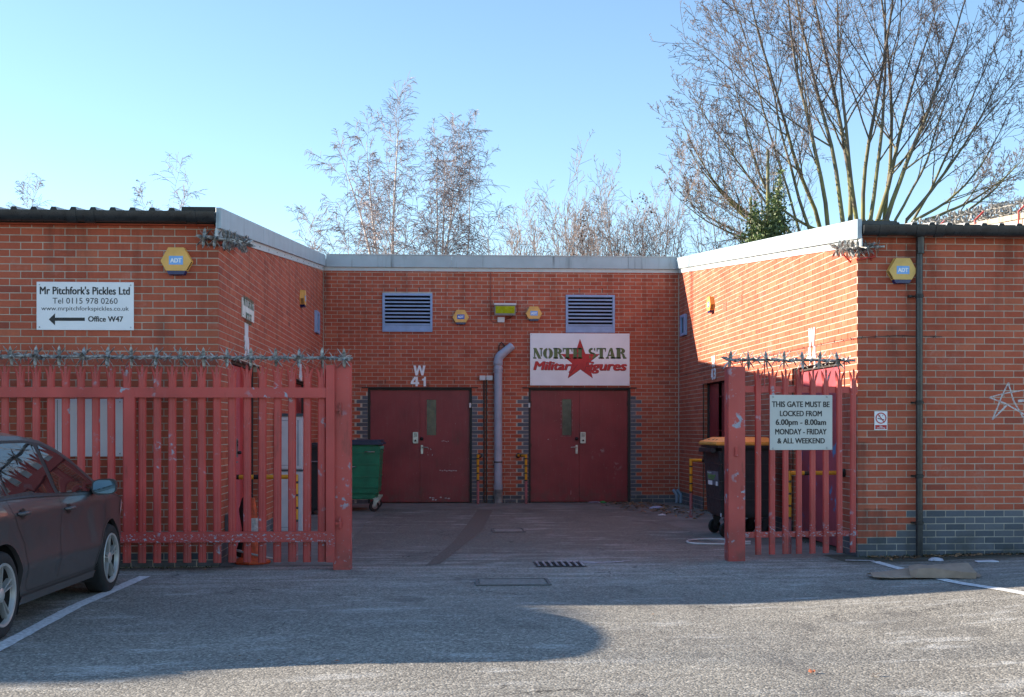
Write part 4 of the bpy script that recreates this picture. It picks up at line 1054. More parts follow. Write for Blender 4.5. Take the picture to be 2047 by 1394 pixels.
for (p, q_) in ((x0+.003, sp-.003), (sp+.003, x1-.003)):
    for (za, zb) in ((.04, .85), (.895, 1.61)):
        mb = MB(); mb.box(p, q_, cy, cy+.018, za, zb); dr = mb.build('cabinet_door', M_WPAINT, t, bevel=.003)
        mb = MB(); i_ = .045
        for (a, b, c, d) in ((p+i_, p+i_+.008, za+i_, zb-i_), (q_-i_-.008, q_-i_, za+i_, zb-i_), (p+i_, q_-i_, za+i_, za+i_+.008), (p+i_, q_-i_, zb-i_-.008, zb-i_)): mb.box(a, b, cy-.0012, cy, c, d)
        mb.build('door_moulding', plain('grey_line', (.26, .30, .36), .6), dr)
# grey rainwater shoes low in the right-hand corner
t = thing('downpipe_shoe', 'pair of short grey pipe ends poking from the back right corner', 'pipe', wp('B', 1358, 1003))
for i, px in enumerate((1350, 1358)):
    p = at_y(px-4, 979, 23.75); q_ = at_y(px+3, 989, 23.7); s_ = at_y(px+3, 1006, 23.68)
    mb = MB(); mb.tube([p, q_, s_], .035, 10); mb.build('pipe_end', plain('blue_grey_pipe', (.20, .26, .33), .5), t, smooth=50)
# graffiti star sprayed on the right wall
mb = MB(); gq = lambda px, py: Vector((at_y(px, py, YR).x, YR-.0022, at_y(px, py, YR).z))
def stroke(pts, w_):
    P_ = [gq(*p) for p in pts]
    for A, B in zip(P_, P_[1:]):
        n = 5
        for k in range(n):
            a_, b_ = A.lerp(B, k/n), A.lerp(B, (k+1)/n+.01); d_ = (B-A).normalized(); s_ = Vector((d_.z, 0, -d_.x))*w_*.5*rnd.uniform(.8, 1.15)
            mb.add([a_-s_, b_-s_, b_+s_, a_+s_], [(0, 1, 2, 3)])
g_ = lambda x, y: (1900+x*147/1464, 740+y*140/1394)
stroke([g_(1150, 250), g_(1020, 520), g_(900, 830), g_(830, 990)], .016); stroke([g_(830, 990), g_(1120, 700)], .018); stroke([g_(1150, 250), g_(1250, 600), g_(1440, 940)], .018)
stroke([g_(770, 545), g_(1050, 470), g_(1460, 400)], .013); stroke([g_(770, 545), g_(1100, 670), g_(1460, 880)], .016); stroke([g_(1440, 940), g_(1700, 780)], .016); stroke([g_(1340, 620), g_(1500, 600), g_(1800, 640)], .03)
def spray():
    b = NB('thin_white_spray'); P = b.pos()
    m_ = b.n('ShaderNodeBsdfTransparent'); mx = b.n('ShaderNodeMixShader'); out = b.t.nodes['Material Output']
    b.out((.72, .70, .70), .8); b.L(b.ramp(b.noise(P, 45, 4, .7), .32, .55, .25, .85), mx.inputs[0]); b.L(m_.outputs[0], mx.inputs[1]); b.L(b.p.outputs[0], mx.inputs[2]); b.L(mx.outputs[0], out.inputs[0]); return b.m
tag(mb.build('graffiti', spray(), recalc=False), 'thin white sprayed star outline on the right front wall', 'graffiti')
# barbed wire strands on the right-hand side wall
def barbed(name, pts, label, r=.0035, n=18):
    mb = MB(); P_ = [Vector(p) for p in pts]; mb.tube(P_, r, 5)
    for k in range(n):
        t_ = (k+.5)/n*(len(P_)-1); i = int(t_); q_ = P_[i].lerp(P_[i+1], t_-i)
        for j in range(3):
            d_ = Vector((rnd.uniform(-1, 1), rnd.uniform(-1, 1), rnd.uniform(-1, 1))).normalized()*.022; mb.tube([q_-d_, q_+d_], .0022, 4)
    return tag(mb.build(name, M_BLK), label, 'wire')
barbed('barbed_wire', [at_x(1362, 751, XR-.03), at_x(1430, 733, XR-.03), at_x(1560, 705, XR-.03), at_x(1660, 684, XR-.03), Vector((XR-.03, YR-.03, at_x(1722, 673, XR-.03).z)), at_y(1790, 671.5, YR-.03), at_y(1883, 673.5, YR-.03)], 'thin barbed wire strand along the sunlit wall and round the corner')

# ================================================================= GATES, FENCE, SPIKES
def blade(mb, base, d, side, ln, w_):
    """one leaf-shaped steel spike with real thickness"""
    d = Vector(d).normalized(); s = Vector(side).normalized(); n = d.cross(s).normalized()*.0012; b = Vector(base)
    prof = [(0, .45), (.35, .75), (.65, .62), (1, 0)]
    pts = [b+d*ln*t+s*w_*h for t, h in prof]+[b+d*ln*t-s*w_*h for t, h in reversed(prof[:-1])]
    mb.prism([p-n for p in pts], n*2)
def spike_mesh(name, rad, seed, fan=(-28, 0, 28), arms=4):
    """rotating star: arms of fanned blades round a hub, axis along x"""
    r_ = random.Random(seed); mb = MB(); mb.lathe([(.012, -.022), (.019, -.015), (.019, .015), (.012, .022)], (0, 0, 0), 8, axis='x')
    for k in range(arms):
        a = 2*math.pi*k/arms+r_.uniform(-.15, .15); rad_d = Vector((0, math.cos(a), math.sin(a))); tang = Vector((0, -math.sin(a), math.cos(a)))
        for j, f in enumerate(fan):
            d = rad_d*math.cos(R(f))+Vector((math.sin(R(f)), 0, 0)); ln = rad*(1 if f else .9)*r_.uniform(.9, 1.08)
            blade(mb, rad_d*.012+Vector((math.sin(R(f))*.012, 0, 0)), d, Vector((1, 0, 0))*.6+tang*r_.uniform(-.7, .7) if f == 0 else tang, ln, rad*.23)
    return mb.mesh(name, M_GALV)
BIG = [spike_mesh('spike_star', .112, s, (-34, 0, 34)) for s in range(3)]
SML = [spike_mesh('spike_star', .068, 10+s, (-32, 20)) for s in range(3)]
def spike_bar(parent, a, b, posts, step=.118, first=.05, thing_label=None, rodmat=None, dz=.34, cat='anti-climb bar'):
    """steel tube with freely turning stars; part of the gate or fence it rides on"""
    a, b = Vector(a), Vector(b); L_ = (b-a).length; d = (b-a)/L_; mb = MB(); mb.tube([a, b], .014, 8)
    if parent is not None: bar = mb.build('spike_bar', M_GALV, parent, smooth=50)
    rz = math.atan2(d.y, d.x); ry = -math.asin(d.z)
    s = first; k = 0
    while s < L_-.03:
        me = (BIG if k % 2 == 0 else SML)[rnd.randrange(3)]
        put('spike_star', me, bar, a+d*s, (rnd.uniform(0, 6.28) if k % 2 else rnd.uniform(-.35, .35)+math.pi/4*rnd.choice((0, 2)), ry, rz)); s += step*rnd.uniform(.93, 1.07); k += 1
    m2 = MB()
    for p in posts:
        q_ = a+d*p; m2.tube([q_, q_-Vector((0, 0, dz))], .007, 6)
    if posts: m2.build('support_rod', M_FENCE, parent)
    return bar

def pale_mesh(h, back=False, wk=1):
    """W-section steel pale with a splayed triple-pointed head; origin at the foot"""
    me = bpy.data.meshes.new('pale'); s = 1 if back else -1
    U = [(-.041, .0), (-.030, .016*s), (-.012, .018*s), (0, .0155*s), (.012, .018*s), (.030, .016*s), (.041, .0)]; U = [(a*wk, b) for a, b in U]
    z1 = h-.150; v = []; f = []
    for z in (0, z1): v += [(x, y, z) for x, y in U]
    n = len(U); f += [(i, i+1, n+i+1, n+i) for i in range(n-1)]
    b = n
    o = len(v)                                                       # centre prong
    v += [(-.015, .012*s, h-.035), (0, .004*s, h-.03), (.015, .012*s, h-.035), (0, .006*s, h)]
    f += [(b+2, b+3, o+1, o), (b+3, b+4, o+2, o+1), (o, o+1, o+3), (o+1, o+2, o+3)]
    for sg, (i0, i1, i2) in ((-1, (0, 1, 2)), (1, (6, 5, 4))):       # side prongs, bent outwards
        o = len(v)
        v += [(sg*.051, .004*s+.006*s, z1+.070), (sg*.036, .018*s, z1+.070), (sg*.021, .018*s, z1+.060), (sg*.058, .022*s, z1+.125), (sg*.043, .020*s, z1+.105)]
        f += [(b+i0, b+i1, o+1, o), (b+i1, b+i2, o+2, o+1), (o, o+1, o+4, o+3), (o+1, o+2, o+4)]
    bm = bmesh.new(); vs_ = [bm.verts.new(p) for p in v]
    for q_ in f:
        try: bm.faces.new([vs_[i] for i in q_])
        except ValueError: pass
    bmesh.ops.recalc_face_normals(bm, faces=bm.faces)
    bmesh.ops.solidify(bm, geom=bm.faces, thickness=.003); bm.to_mesh(me); bm.free(); me.materials.append(M_FENCE); return me

YG = 12.56                                                            # gate leaf swung open, flat in front of the left wall
gx = lambda px: at_y(px, 860, YG).x
gzz = lambda py: at_y(500, py, YG).z
ga = thing('palisade_gate', 'open red palisade gate leaf with spike bar, standing against the left unit behind the car', 'gate', (gx(660), YG, 0))
mb = MB(); mb.box(gx(-118), gx(652), YG-.03, YG+.03, gzz(795.5), gzz(775)); mb.build('top_rail', M_FENCE, ga, bevel=.004)
mb = MB(); mb.box(gx(-118), gx(652), YG-.03, YG+.03, gzz(1084), gzz(1063)); mb.build('bottom_rail', M_FENCE, ga, bevel=.004)
for (pa, pb, za, zb) in ((652, 669.5, .085, gzz(730)), (249, 271, gzz(1083)+.001, gzz(776)-.001), (-136, -118, .085, gzz(735))):
    mb = MB(); mb.box(gx(pa), gx(pb), YG-.032, YG+.032, za, zb); mb.build('stile', M_FENCE, ga, bevel=.004)
pm = pale_mesh(2.02, back=False, wk=.94)
x = gx(642.5); k = 0
while x > gx(-112):
    o = put('pale', pm, ga, (x, YG+.046, .085+rnd.uniform(-.004, .004)), (0, rnd.uniform(-.004, .004), rnd.uniform(-.06, .06)))
    m_ = MB()
    x -= .1508; k += 1
spike_bar(ga, (gx(-130), YG, gzz(713)), (gx(705), YG, gzz(716)), [gx(p)-gx(-130) for p in (-60, 57, 259, 458, 649)], dz=.26)
# hinges and hinge post
yPst = 12.70; xa, xb = at_y(669.5, 900, yPst).x, at_y(702.5, 900, yPst).x
gp = thing('gate_post', 'chipped square red gate post beside the green bin', 'post', ((xa+xb)/2, yPst, 0))
mb = MB(); mb.box(xa-.012, xb, yPst-.09, yPst+.09, -.02, 2.115); mb.build('post_shaft', M_POST, gp, bevel=.006)
mb = MB(); mb.box(xa-.010, xb-.002, yPst-.088, yPst+.088, 2.1155, 2.125); mb.build('post_cap', M_POST, gp)
for py in (816, 1043):
    z = at_y(685, py, yPst-.09).z; xm = at_y(678, py, yPst-.11).x; mb = MB()
    mb.box(xa-.008, xm+.035, yPst-.125, yPst-.0905, z-.030, z-.004); mb.box(xm+.0, xm+.022, yPst-.13, yPst-.091, z-.060, z+.035); mb.box(xa+.0, xa+.012, yPst-.12, yPst-.091, z-.065, z+.06)
    mb.tube([(xm+.012, yPst-.117, z-.075), (xm+.012, yPst-.117, z+.055)], .010, 8); mb.build('hinge', M_RUST if False else M_FENCE, gp)
# right-hand fixed fence
yF0, yF1 = 13.16, 13.44
xpa, xpb = at_y(1456, 900, yF0).x, at_y(1490, 900, yF0).x
gp2 = thing('gate_post', 'chipped square red gate post in front of the black bin', 'post', ((xpa+xpb)/2, yF0+.09, 0))
mb = MB(); mb.box(xpa, xpb, yF0, yF0+.19, -.02, 2.12); mb.build('post_shaft', M_POST, gp2, bevel=.006)
mb = MB(); mb.box(xpa+.07, xpa+.105, yF0-.022, yF0-.0005, at_y(1470, 913, yF0).z, at_y(1470, 898, yF0).z+.02); mb.build('latch_keep', M_FENCE, gp2, bevel=.003)
fe = thing('palisade_fence', 'short red palisade fence panel carrying the pale notice, between post and right unit', 'fence', (3.9, 13.3, 0))
fy = lambda x: yF0+.10+(x-xpb)/(XR-xpb)*(yF1-yF0-.10)
def fx(px):                                                           # where the line of the fence is seen at this pixel
    x = 3.9
    for _ in range(8): x = at_y(px, 900, fy(x)).x
    return x
fa = math.atan2(yF1-yF0-.10, XR-xpb)
for (za, zb) in ((1.845, 1.915), (.245, .305)):
    mb = MB(); A, B = Vector((xpb, fy(xpb)+.045, 0)), Vector((XR-.004, fy(XR)+.045, 0))
    for (d0, d1_) in ((0, .006),):
        mb.hexa([A+Vector((0, 0, za)), B+Vector((0, 0, za)), B+Vector((0, .006, za)), A+Vector((0, .006, za)), A+Vector((0, 0, zb)), B+Vector((0, 0, zb)), B+Vector((0, .006, zb)), A+Vector((0, .006, zb))])
        mb.hexa([A+Vector((0, .0062, zb-.006)), B+Vector((0, .0062, zb-.006)), B+Vector((0, .045, zb-.006)), A+Vector((0, .045, zb-.006)), A+Vector((0, .0062, zb)), B+Vector((0, .0062, zb)), B+Vector((0, .045, zb)), A+Vector((0, .045, zb))])
    mb.build('fence_rail', M_FENCE, fe)
pm2 = pale_mesh(2.06, wk=.84)
for px in (1517.5, 1545, 1572, 1599, 1626, 1653, 1680.5, 1707):
    X = fx(px); put('pale', pm2, fe, (X, fy(X)+.038, .055+gz(X, 13.3)), (0, rnd.uniform(-.004, .004), fa+rnd.uniform(-.10, .04)))
mb = MB()
for px in (1517.5, 1545, 1572, 1599, 1626, 1653, 1680.5, 1707):
    X = fx(px)
    for z in (1.88, .275): mb.lathe([(.011, 0), (.011, .006), (.005, .010)], (X, fy(X)+.034, z), 8, axis='y', M=Matrix.Diagonal((1, -1, 1)))
mb.build('rail_bolt', M_FENCE, fe, label='round bolt heads fixing the pales to the rails')
spike_bar(fe, (at_y(1451, 719, yF0+.05).x, yF0+.05, at_y(1451, 719, yF0+.05).z), (XR-.05, fy(XR)-.0, at_y(1718, 721, yF1).z), [.19, .45, .9, 1.40], step=.104, dz=.30)
# notice on the fence
t = thing('gate_notice', 'pale notice in black capitals about locking the gate, screwed to the right fence pales', 'sign', (fx(1600), fy(fx(1600)), 1.5))
SN = Vector((math.sin(fa), -math.cos(fa), 0)); S0 = Vector((xpb, fy(xpb)+.012, 0))        # the board lies flat on the slanting line of pales
def at_s(px, py, e=0):
    d = ray(px, py); return ORG+d*(((S0+SN*e)-ORG).dot(SN)/d.dot(SN))
C4 = [at_s(1538.5, 900), at_s(1663.5, 900), at_s(1663.5, 789.5), at_s(1538.5, 789.5)]; z0, z1 = C4[0].z, C4[3].z; C4 = [Vector((p.x, p.y, z)) for p, z in zip(C4, (z0, z0, z1, z1))]
mb = MB(); mb.prism(C4, SN*.006); mb.build('board', M_SIGNG, t, bevel=.002)
QG = lambda px, py: at_s(px, py, .0075)
for txt, x0, x1, y0, y1 in (("THIS GATE MUST BE", 1543, 1658.5, 803, 814), ("LOCKED FROM", 1559, 1643, 821.5, 832.5), ("6.00pm - 8.00am", 1550.5, 1651.5, 838.5, 853.5), ("MONDAY - FRIDAY", 1549.5, 1652.5, 857.5, 869), ("& ALL WEEKEND", 1554, 1649, 876, 887)):
    ltr(t, txt, x0, x1, y0, y1, QG, M_INK, N=SN, bold=.026)
for px, py in ((1545.5, 793.5), (1653, 793.5), (1545.5, 896.5), (1653, 895)):
    mb = MB(); mb.lathe([(.010, 0), (.010, .004), (.004, .007)], QG(px, py), 10, axis='y', M=Matrix.Diagonal((1, -1, 1))); mb.build('screw', M_STEEL, t)
# short spike bars guarding the two outer corners
def corner_spikes(label, A, B, C, br):
    t = thing('spike_guard', label, 'anti-climb bar', A, group='rusty spike guards wrapped round the building corners')
    for (p, q_) in ((A, B), (B, C)):
        p, q_ = Vector(p), Vector(q_); L_ = (q_-p).length; d = (q_-p)/L_
        mb = MB(); mb.tube([p, q_], .013, 8); bar = mb.build('guard_tube', M_GALV, t, smooth=50); s = .05; k = 0
        while s < L_+.01:
            put('spike_star', (BIG if k % 3 != 2 else SML)[rnd.randrange(3)], bar, p+d*min(s, L_-.01), (rnd.uniform(-.5, .5), -math.asin(d.z), math.atan2(d.y, d.x))); s += .10*rnd.uniform(.85, 1.15); k += 1
    mb = MB()
    for (p, q_) in br: mb.tube([p, q_], .010, 6)
    mb.build('guard_bracket', M_FENCE if 'right' in label else M_RUST, t)
z = at_y(440, 478, YL-.1).z
c_ = Vector((XL+.07, YL-.10, z))
corner_spikes('spike guard wrapped round the top corner of the left unit', at_y(398, 474, YL-.10), c_, at_x(492, 489, XL+.13), [((XL-.12, YL, z-.05), (XL-.12, YL-.10, z-.01)), ((XL-.12, YL-.02, z-.05), (XL+.08, YL-.06, z-.06)), ((XL, YL+.3, z-.06), (XL+.10, YL+.3, z))])
z = at_y(1725, 500, YR-.1).z
c_ = Vector((XR-.07, YR-.10, z+.02))
corner_spikes('spike guard wrapped round the top corner of the right unit, catching the sun', at_x(1672, 497, XR-.10), c_, at_y(1768, 493, YR-.10), [((XR, YR+.2, z-.1), (XR-.10, YR+.2, z)), ((XR-.02, YR-.03, z-.10), (XR+.20, YR-.04, z-.06)), ((XR+.16, YR, z-.1), (XR+.16, YR-.10, z))])
# spike bar along the party parapet, far right
t = thing('spike_guard', 'long spike bar on red brackets above the sloping parapet at the right edge', 'anti-climb bar', (8.1, 17, 4.6))
for off, zo in ((0, .17), (.09, .07)):
    A, B = Vector((8.1+off, 14.6, pz(14.6)+zo)), Vector((8.1+off, 21, pz(21)+zo)); L_ = (B-A).length; d = (B-A)/L_
    mb = MB(); mb.tube([A, B], .013, 6); bar = mb.build('guard_tube', M_GALV, t, smooth=50); s = .04
    while s < L_: put('spike_star', (BIG+SML)[rnd.randrange(6)], bar, A+d*s, (rnd.uniform(-.6, .6), -math.asin(d.z), math.pi/2)); s += .14
mb = MB()
for y in (15.6, 16.6, 18.0, 19.4): mb.tube([(7.95, y, pz(y)-.20), (7.95, y, pz(y)+.02), (8.1, y, pz(y)+.17)], .014, 6)
mb.build('guard_bracket', M_FENCE, t)

# --- striped hoop barriers (posts with an arm back to the wall)
def hoop(label, post, arm_end, z=.95, split=.56, r=.026):
    t = thing('hoop_barrier', label, 'barrier', post, group='yellow and black hoop barriers guarding the doors'); P0 = Vector(post)
    bands = [(0, split, M_PINKB, 'post_foot')]; zz = split; k = 0
    seg = [(.025, M_BLK), (.115, M_YEL)]
    while zz < z-.01:
        ln, m_ = seg[k % 2]; e = min(zz+ln, z); bands.append((zz, e, m_, 'black_band' if m_ is M_BLK else 'yellow_band')); zz = e; k += 1
    for (a, b, m_, nm) in bands:
        mb = MB(); mb.tube([P0+Vector((0, 0, a-.0)), P0+Vector((0, 0, b))], r if m_ is not M_BLK else r+.0008, 14); mb.build(nm, m_, t, smooth=50)
    E = Vector(arm_end); A = P0+Vector((0, 0, z-r)); L_ = (E-A).length; d = (E-A)/L_; s = r*.6; k = 0
    while s < L_:
        ln, m_ = ((.16, M_YEL), (.06, M_BLK))[k % 2]; e = min(s+ln, L_)
        mb = MB(); mb.tube([A+d*s, A+d*e], r*.95 if m_ is M_YEL else r, 14); mb.build('black_band' if m_ is M_BLK else 'yellow_band', m_, t, smooth=50); s = e; k += 1
    mb = MB(); mb.lathe([(.05, -.015), (.05, .0), (.03, .005)], E, 12, M=(-d).to_track_quat('Z', 'Y').to_matrix()); mb.build('wall_flange', M_BLK, t)
    return t
pB1 = Vector((bx_(954.5), YB-.35, .004)); hoop('hoop barrier left of the fat grey pipe at the rear wall', pB1, (pB1.x+.04, YB-.016, .93), z=.955, split=.44)
pB2 = Vector((at_y(1051.5, 900, YB-.35).x, YB-.35, .004)); hoop('hoop barrier beside the right pair of rear doors', pB2, (pB2.x-.13, YB-.016, .93), z=.955, split=.44)
hoop('hoop barrier with a pink foot in front of the black bin', (4.02, 19.85, .004), (XR-.016, 19.85, .93), z=.96, split=.40)
hoop('hoop barrier across the peeling pink door behind the fence', (3.97, 13.95, .004), (XR-.016, 13.95, .935), z=.955, split=.40)
hoop('hoop barrier behind the open gate at the red side door', (-1.63, 13.55, .004), (XL+.016, 13.55, .915), z=.94, split=.42)

# ================================================================= PARKED CAR (local: x towards the camera side, y forward)
def interp(tab, x):
    tab = sorted(tab)
    if x <= tab[0][0]: return tab[0][1]
    for (a, p), (b, q_) in zip(tab, tab[1:]):
        if x <= b: t_ = (x-a)/(b-a); return p+(q_-p)*t_
    return tab[-1][1]
TOP = [(2.07, .46), (2.05, .62), (1.98, .72), (1.85, .79), (1.6, .865), (1.3, .935), (1.12, .975), (.98, 1.02), (.80, 1.12), (.55, 1.25), (.30, 1.345), (.05, 1.405), (-.3, 1.44), (-.7, 1.445), (-1.1, 1.42), (-1.4, 1.375), (-1.58, 1.30), (-1.72, 1.14), (-1.83, .96), (-1.90, .80), (-1.92, .55)]
def pl(y): return .84*(1-.045*sm((y-1.0)/.6)-.10*sm((y-1.5)/.5)-.16*sm((y-1.85)/.2)-.06*sm((-y-1.1)/.6)-.10*sm((-y-1.7)/.2))
SEC = [(.17, .905), (.22, .925), (.30, .948), (.38, .972), (.43, .990), (.46, .994), (.50, .988), (.58, .984), (.66, .986), (.74, .993), (.80, .999), (.835, 1.0), (.86, .988), (.93, .955), (.965, .925)]
def belt(y): return .905+.05*sm((.9-y)/1.9)
def S(y, z):
    zb = .96
    if z <= zb: return pl(y)*interp(SEC, z)
    k = pl(y)*.927; return k-(z-zb)*.40-(z-zb)**2*.14
def shoulder(y):
    T_ = interp(TOP, y)
    gh = sm((1.10-y)/.35)*sm((y+1.85)/.25)
    return T_-.028-.05*gh*.6-.015*(1-gh)
car = thing('parked_car', 'dark brown grey five-door hatchback parked nose-in by the left gate', 'car', (-3.80, 9.815, .0), R(-1.5))
AX = [(1.235, .300), (-1.235, .300)]; RA = .362
ysn = []; y = -1.92
while y <= 2.0701: ysn.append(y); y += .0285
ysn[-1] = 2.07
NS, NTP = 34, 12
verts = []; faces = []; ny = len(ysn)
def column(y, sgn):
    zs = shoulder(y); out = []
    for i in range(NS+1): z = .17+(zs-.17)*i/NS; out.append([sgn*S(y, z), y, z])
    xs_ = S(y, zs); T_ = interp(TOP, y)
    for i in range(1, NTP+1):
        a = i/NTP; x = xs_*math.cos(a*math.pi/2)**(.9 if False else 1); f = math.sin(a*math.pi/2)
        x = xs_*(1-a**1.35); hh = 1-(x/xs_)**2.6; out.append([sgn*x, y, zs+(T_-zs)*hh])
    return out
for sgn in (1, -1):
    cols = [column(y, sgn) for y in ysn]; base = len(verts); m_ = NS+1+NTP
    for c_ in cols: verts += c_
    for j in range(ny-1):
        for i in range(m_-1):
            q_ = [base+j*m_+i, base+(j+1)*m_+i, base+(j+1)*m_+i+1, base+j*m_+i+1]
            cyy = sum(verts[k][1] for k in q_)/4; czz = sum(verts[k][2] for k in q_)/4
            if i < NS and any((cyy-ay)**2+(czz-az)**2 < RA**2 for ay, az in AX): continue
            faces.append(q_ if sgn < 0 else q_[::-1])
    # pull the ragged rim of each wheel opening onto a true circle
    used = {}
    for f in faces:
        for k in f: used[k] = used.get(k, 0)+1
    for k, n_ in used.items():
        if k < base: continue
        v = verts[k]
        for ay, az in AX:
            d_ = math.hypot(v[1]-ay, v[2]-az)
            if d_ < RA+.035 and n_ < 4 and abs(v[0]) > .5 and v[2] > .175:
                v[1] = ay+(v[1]-ay)/d_*RA; v[2] = az+(v[2]-az)/d_*RA; v[0] = sgn*S(v[1], v[2])
for end in (0, ny-1):                                                  # close nose and tail
    m_ = NS+1+NTP; A = [end*m_+i for i in range(m_)]; Bq = [ny*m_+end*m_+i for i in range(m_)]
    for i in range(m_-1): faces.append([A[i], A[i+1], Bq[i+1], Bq[i]] if end else [A[i+1], A[i], Bq[i], Bq[i+1]])
mb = MB(); mb.v = [tuple(v) for v in verts]; mb.f = [tuple(f) for f in faces]
body = mb.build('body', M_CAR, car, smooth=38, local=True, recalc=False)
# arches: rolled lip and dark liner
for sgn in (1, -1):
    for ay, az in AX:
        lip = MB(); lin = MB(); n = 30
        ang = [R(-22+224*k/n) for k in range(n+1)]
        ring = lambda r, dx: [(sgn*(S(ay+r*math.cos(a), max(.17, az+r*math.sin(a)))+dx), ay+r*math.cos(a), az+r*math.sin(a)) for a in ang]
        r0, r1, r2 = ring(RA+.004, .003), ring(RA-.014, .005), ring(RA-.016, -.03)
        lip.v = r0+r1+r2; m1 = n+1; lip.f = [(k, k+1, m1+k+1, m1+k) for k in range(n)]+[(m1+k, m1+k+1, 2*m1+k+1, 2*m1+k) for k in range(n)]
        lip.build('wheel_arch', M_CAR, car, smooth=60, local=True)
        a_ = [R(-30+240*k/n) for k in range(n+1)]
        lin.v = [(sgn*.80, ay+(RA-.003)*math.cos(a), az+(RA-.003)*math.sin(a)) for a in a_]+[(sgn*.50, ay+(RA-.003)*math.cos(a), az+(RA-.003)*math.sin(a)) for a in a_]
        lin.f = [(k, k+1, m1+k+1, m1+k) for k in range(n)]; lin.f.append(tuple(range(m1, 2*m1)))
        lin.build('arch_liner', M_RUBBER, car, local=True)
mb = MB(); mb.box(-.70, .70, -1.85, 1.95, .19, .26); mb.build('underbody', M_RUBBER, car, local=True)
def patch(name, edge, mat, off=.004, nz=6, parent=None, sgns=(1, -1), side=True):
    """a panel lying on the car's side, given as (y, z bottom, z top) columns"""
    for sgn in sgns:
        mb = MB()
        for (y, a, b) in edge:
            for k in range(nz+1): z = a+(b-a)*k/nz; mb.v.append((sgn*(S(y, z)+off), y, z))
        for j in range(len(edge)-1):
            for k in range(nz):
                q_ = (j*(nz+1)+k, (j+1)*(nz+1)+k, (j+1)*(nz+1)+k+1, j*(nz+1)+k+1); mb.f.append(q_ if sgn < 0 else q_[::-1])
        mb.build(name, mat, parent or car, smooth=60, local=True, recalc=False)
def cols(y0, y1, n, zb, zt): return [(y0+(y1-y0)*i/n, zb(y0+(y1-y0)*i/n), zt(y0+(y1-y0)*i/n)) for i in range(n+1)]
DLO = [(-1.42, 1.08), (-1.25, 1.24), (-1.05, 1.305), (-.75, 1.335), (-.3, 1.335), (.05, 1.305), (.30, 1.245), (.55, 1.145), (.76, 1.035), (.93, .945)]
dt = lambda y: interp(DLO, y); db = lambda y: belt(y)+.012
patch('window_surround', cols(-1.44, .95, 40, lambda y: db(y)-.022, lambda y: max(db(y)-.02, dt(y)+.018)), M_BLK, .0025)
patch('side_window', cols(-.055, .84, 22, db, lambda y: max(db(y)+.002, dt(y)-.004)), M_CGLASS, .006)
patch('side_window', cols(-1.03, -.145, 18, db, lambda y: dt(y)-.004), M_CGLASS, .006)
patch('quarter_window', cols(-1.36, -1.07, 8, db, lambda y: max(db(y)+.002, dt(y)-.010)), M_CGLASS, .006)
patch('window_trim', cols(-1.40, .90, 34, lambda y: db(y)-.024, lambda y: db(y)-.010), M_BLACK, .008, nz=1)
def seam(pts, w_=.006, sgns=(1, -1), off=.0015, name='panel_gap', mat=None):
    for sgn in sgns:
        mb = MB(); P_ = []
        for (a, b) in zip(pts, pts[1:]):
            n = 8
            for k in range(n): P_.append((a[0]+(b[0]-a[0])*k/n, a[1]+(b[1]-a[1])*k/n))
        P_.append(pts[-1]); L_, R_ = [], []
        for i, p in enumerate(P_):
            q_, r_ = P_[max(i-1, 0)], P_[min(i+1, len(P_)-1)]; dy, dz = r_[0]-q_[0], r_[1]-q_[1]; l_ = math.hypot(dy, dz); ny_, nz_ = -dz/l_*w_/2, dy/l_*w_/2
            for sgn2, L2 in ((1, L_), (-1, R_)): yy, zz = p[0]+sgn2*ny_, p[1]+sgn2*nz_; L2.append((sgn*(S(yy, zz)+off), yy, zz))
        k = len(L_); mb.v = L_+R_; mb.f = [(i, i+1, k+i+1, k+i) if sgn > 0 else (k+i, k+i+1, i+1, i) for i in range(k-1)]
        mb.build(name, mat or M_BLK, car, local=True, recalc=False)
seam([(.98, .90), (1.015, .82), (1.03, .60), (1.02, .40), (.985, .285), (.90, .262)])
seam([(-.10, .93), (-.115, .80), (-.10, .50), (-.085, .262)])
seam([(-1.13, .95), (-1.10, .86), (-1.02, .76), (-.86, .62), (-.80, .45), (-.765, .30), (-.70, .262)])
seam([(.90, .262), (-.70, .262)])
seam([(2.0, .60), (1.75, .60), (1.62, .66)]); seam([(-1.62, .62), (-1.85, .62)])
seam([(1.02, .905), (1.5, .835), (1.85, .755)], w_=.007)
patch('sill_trim', cols(-.84, .86, 14, lambda y: .175, lambda y: .235), M_CAR, .016, nz=2)
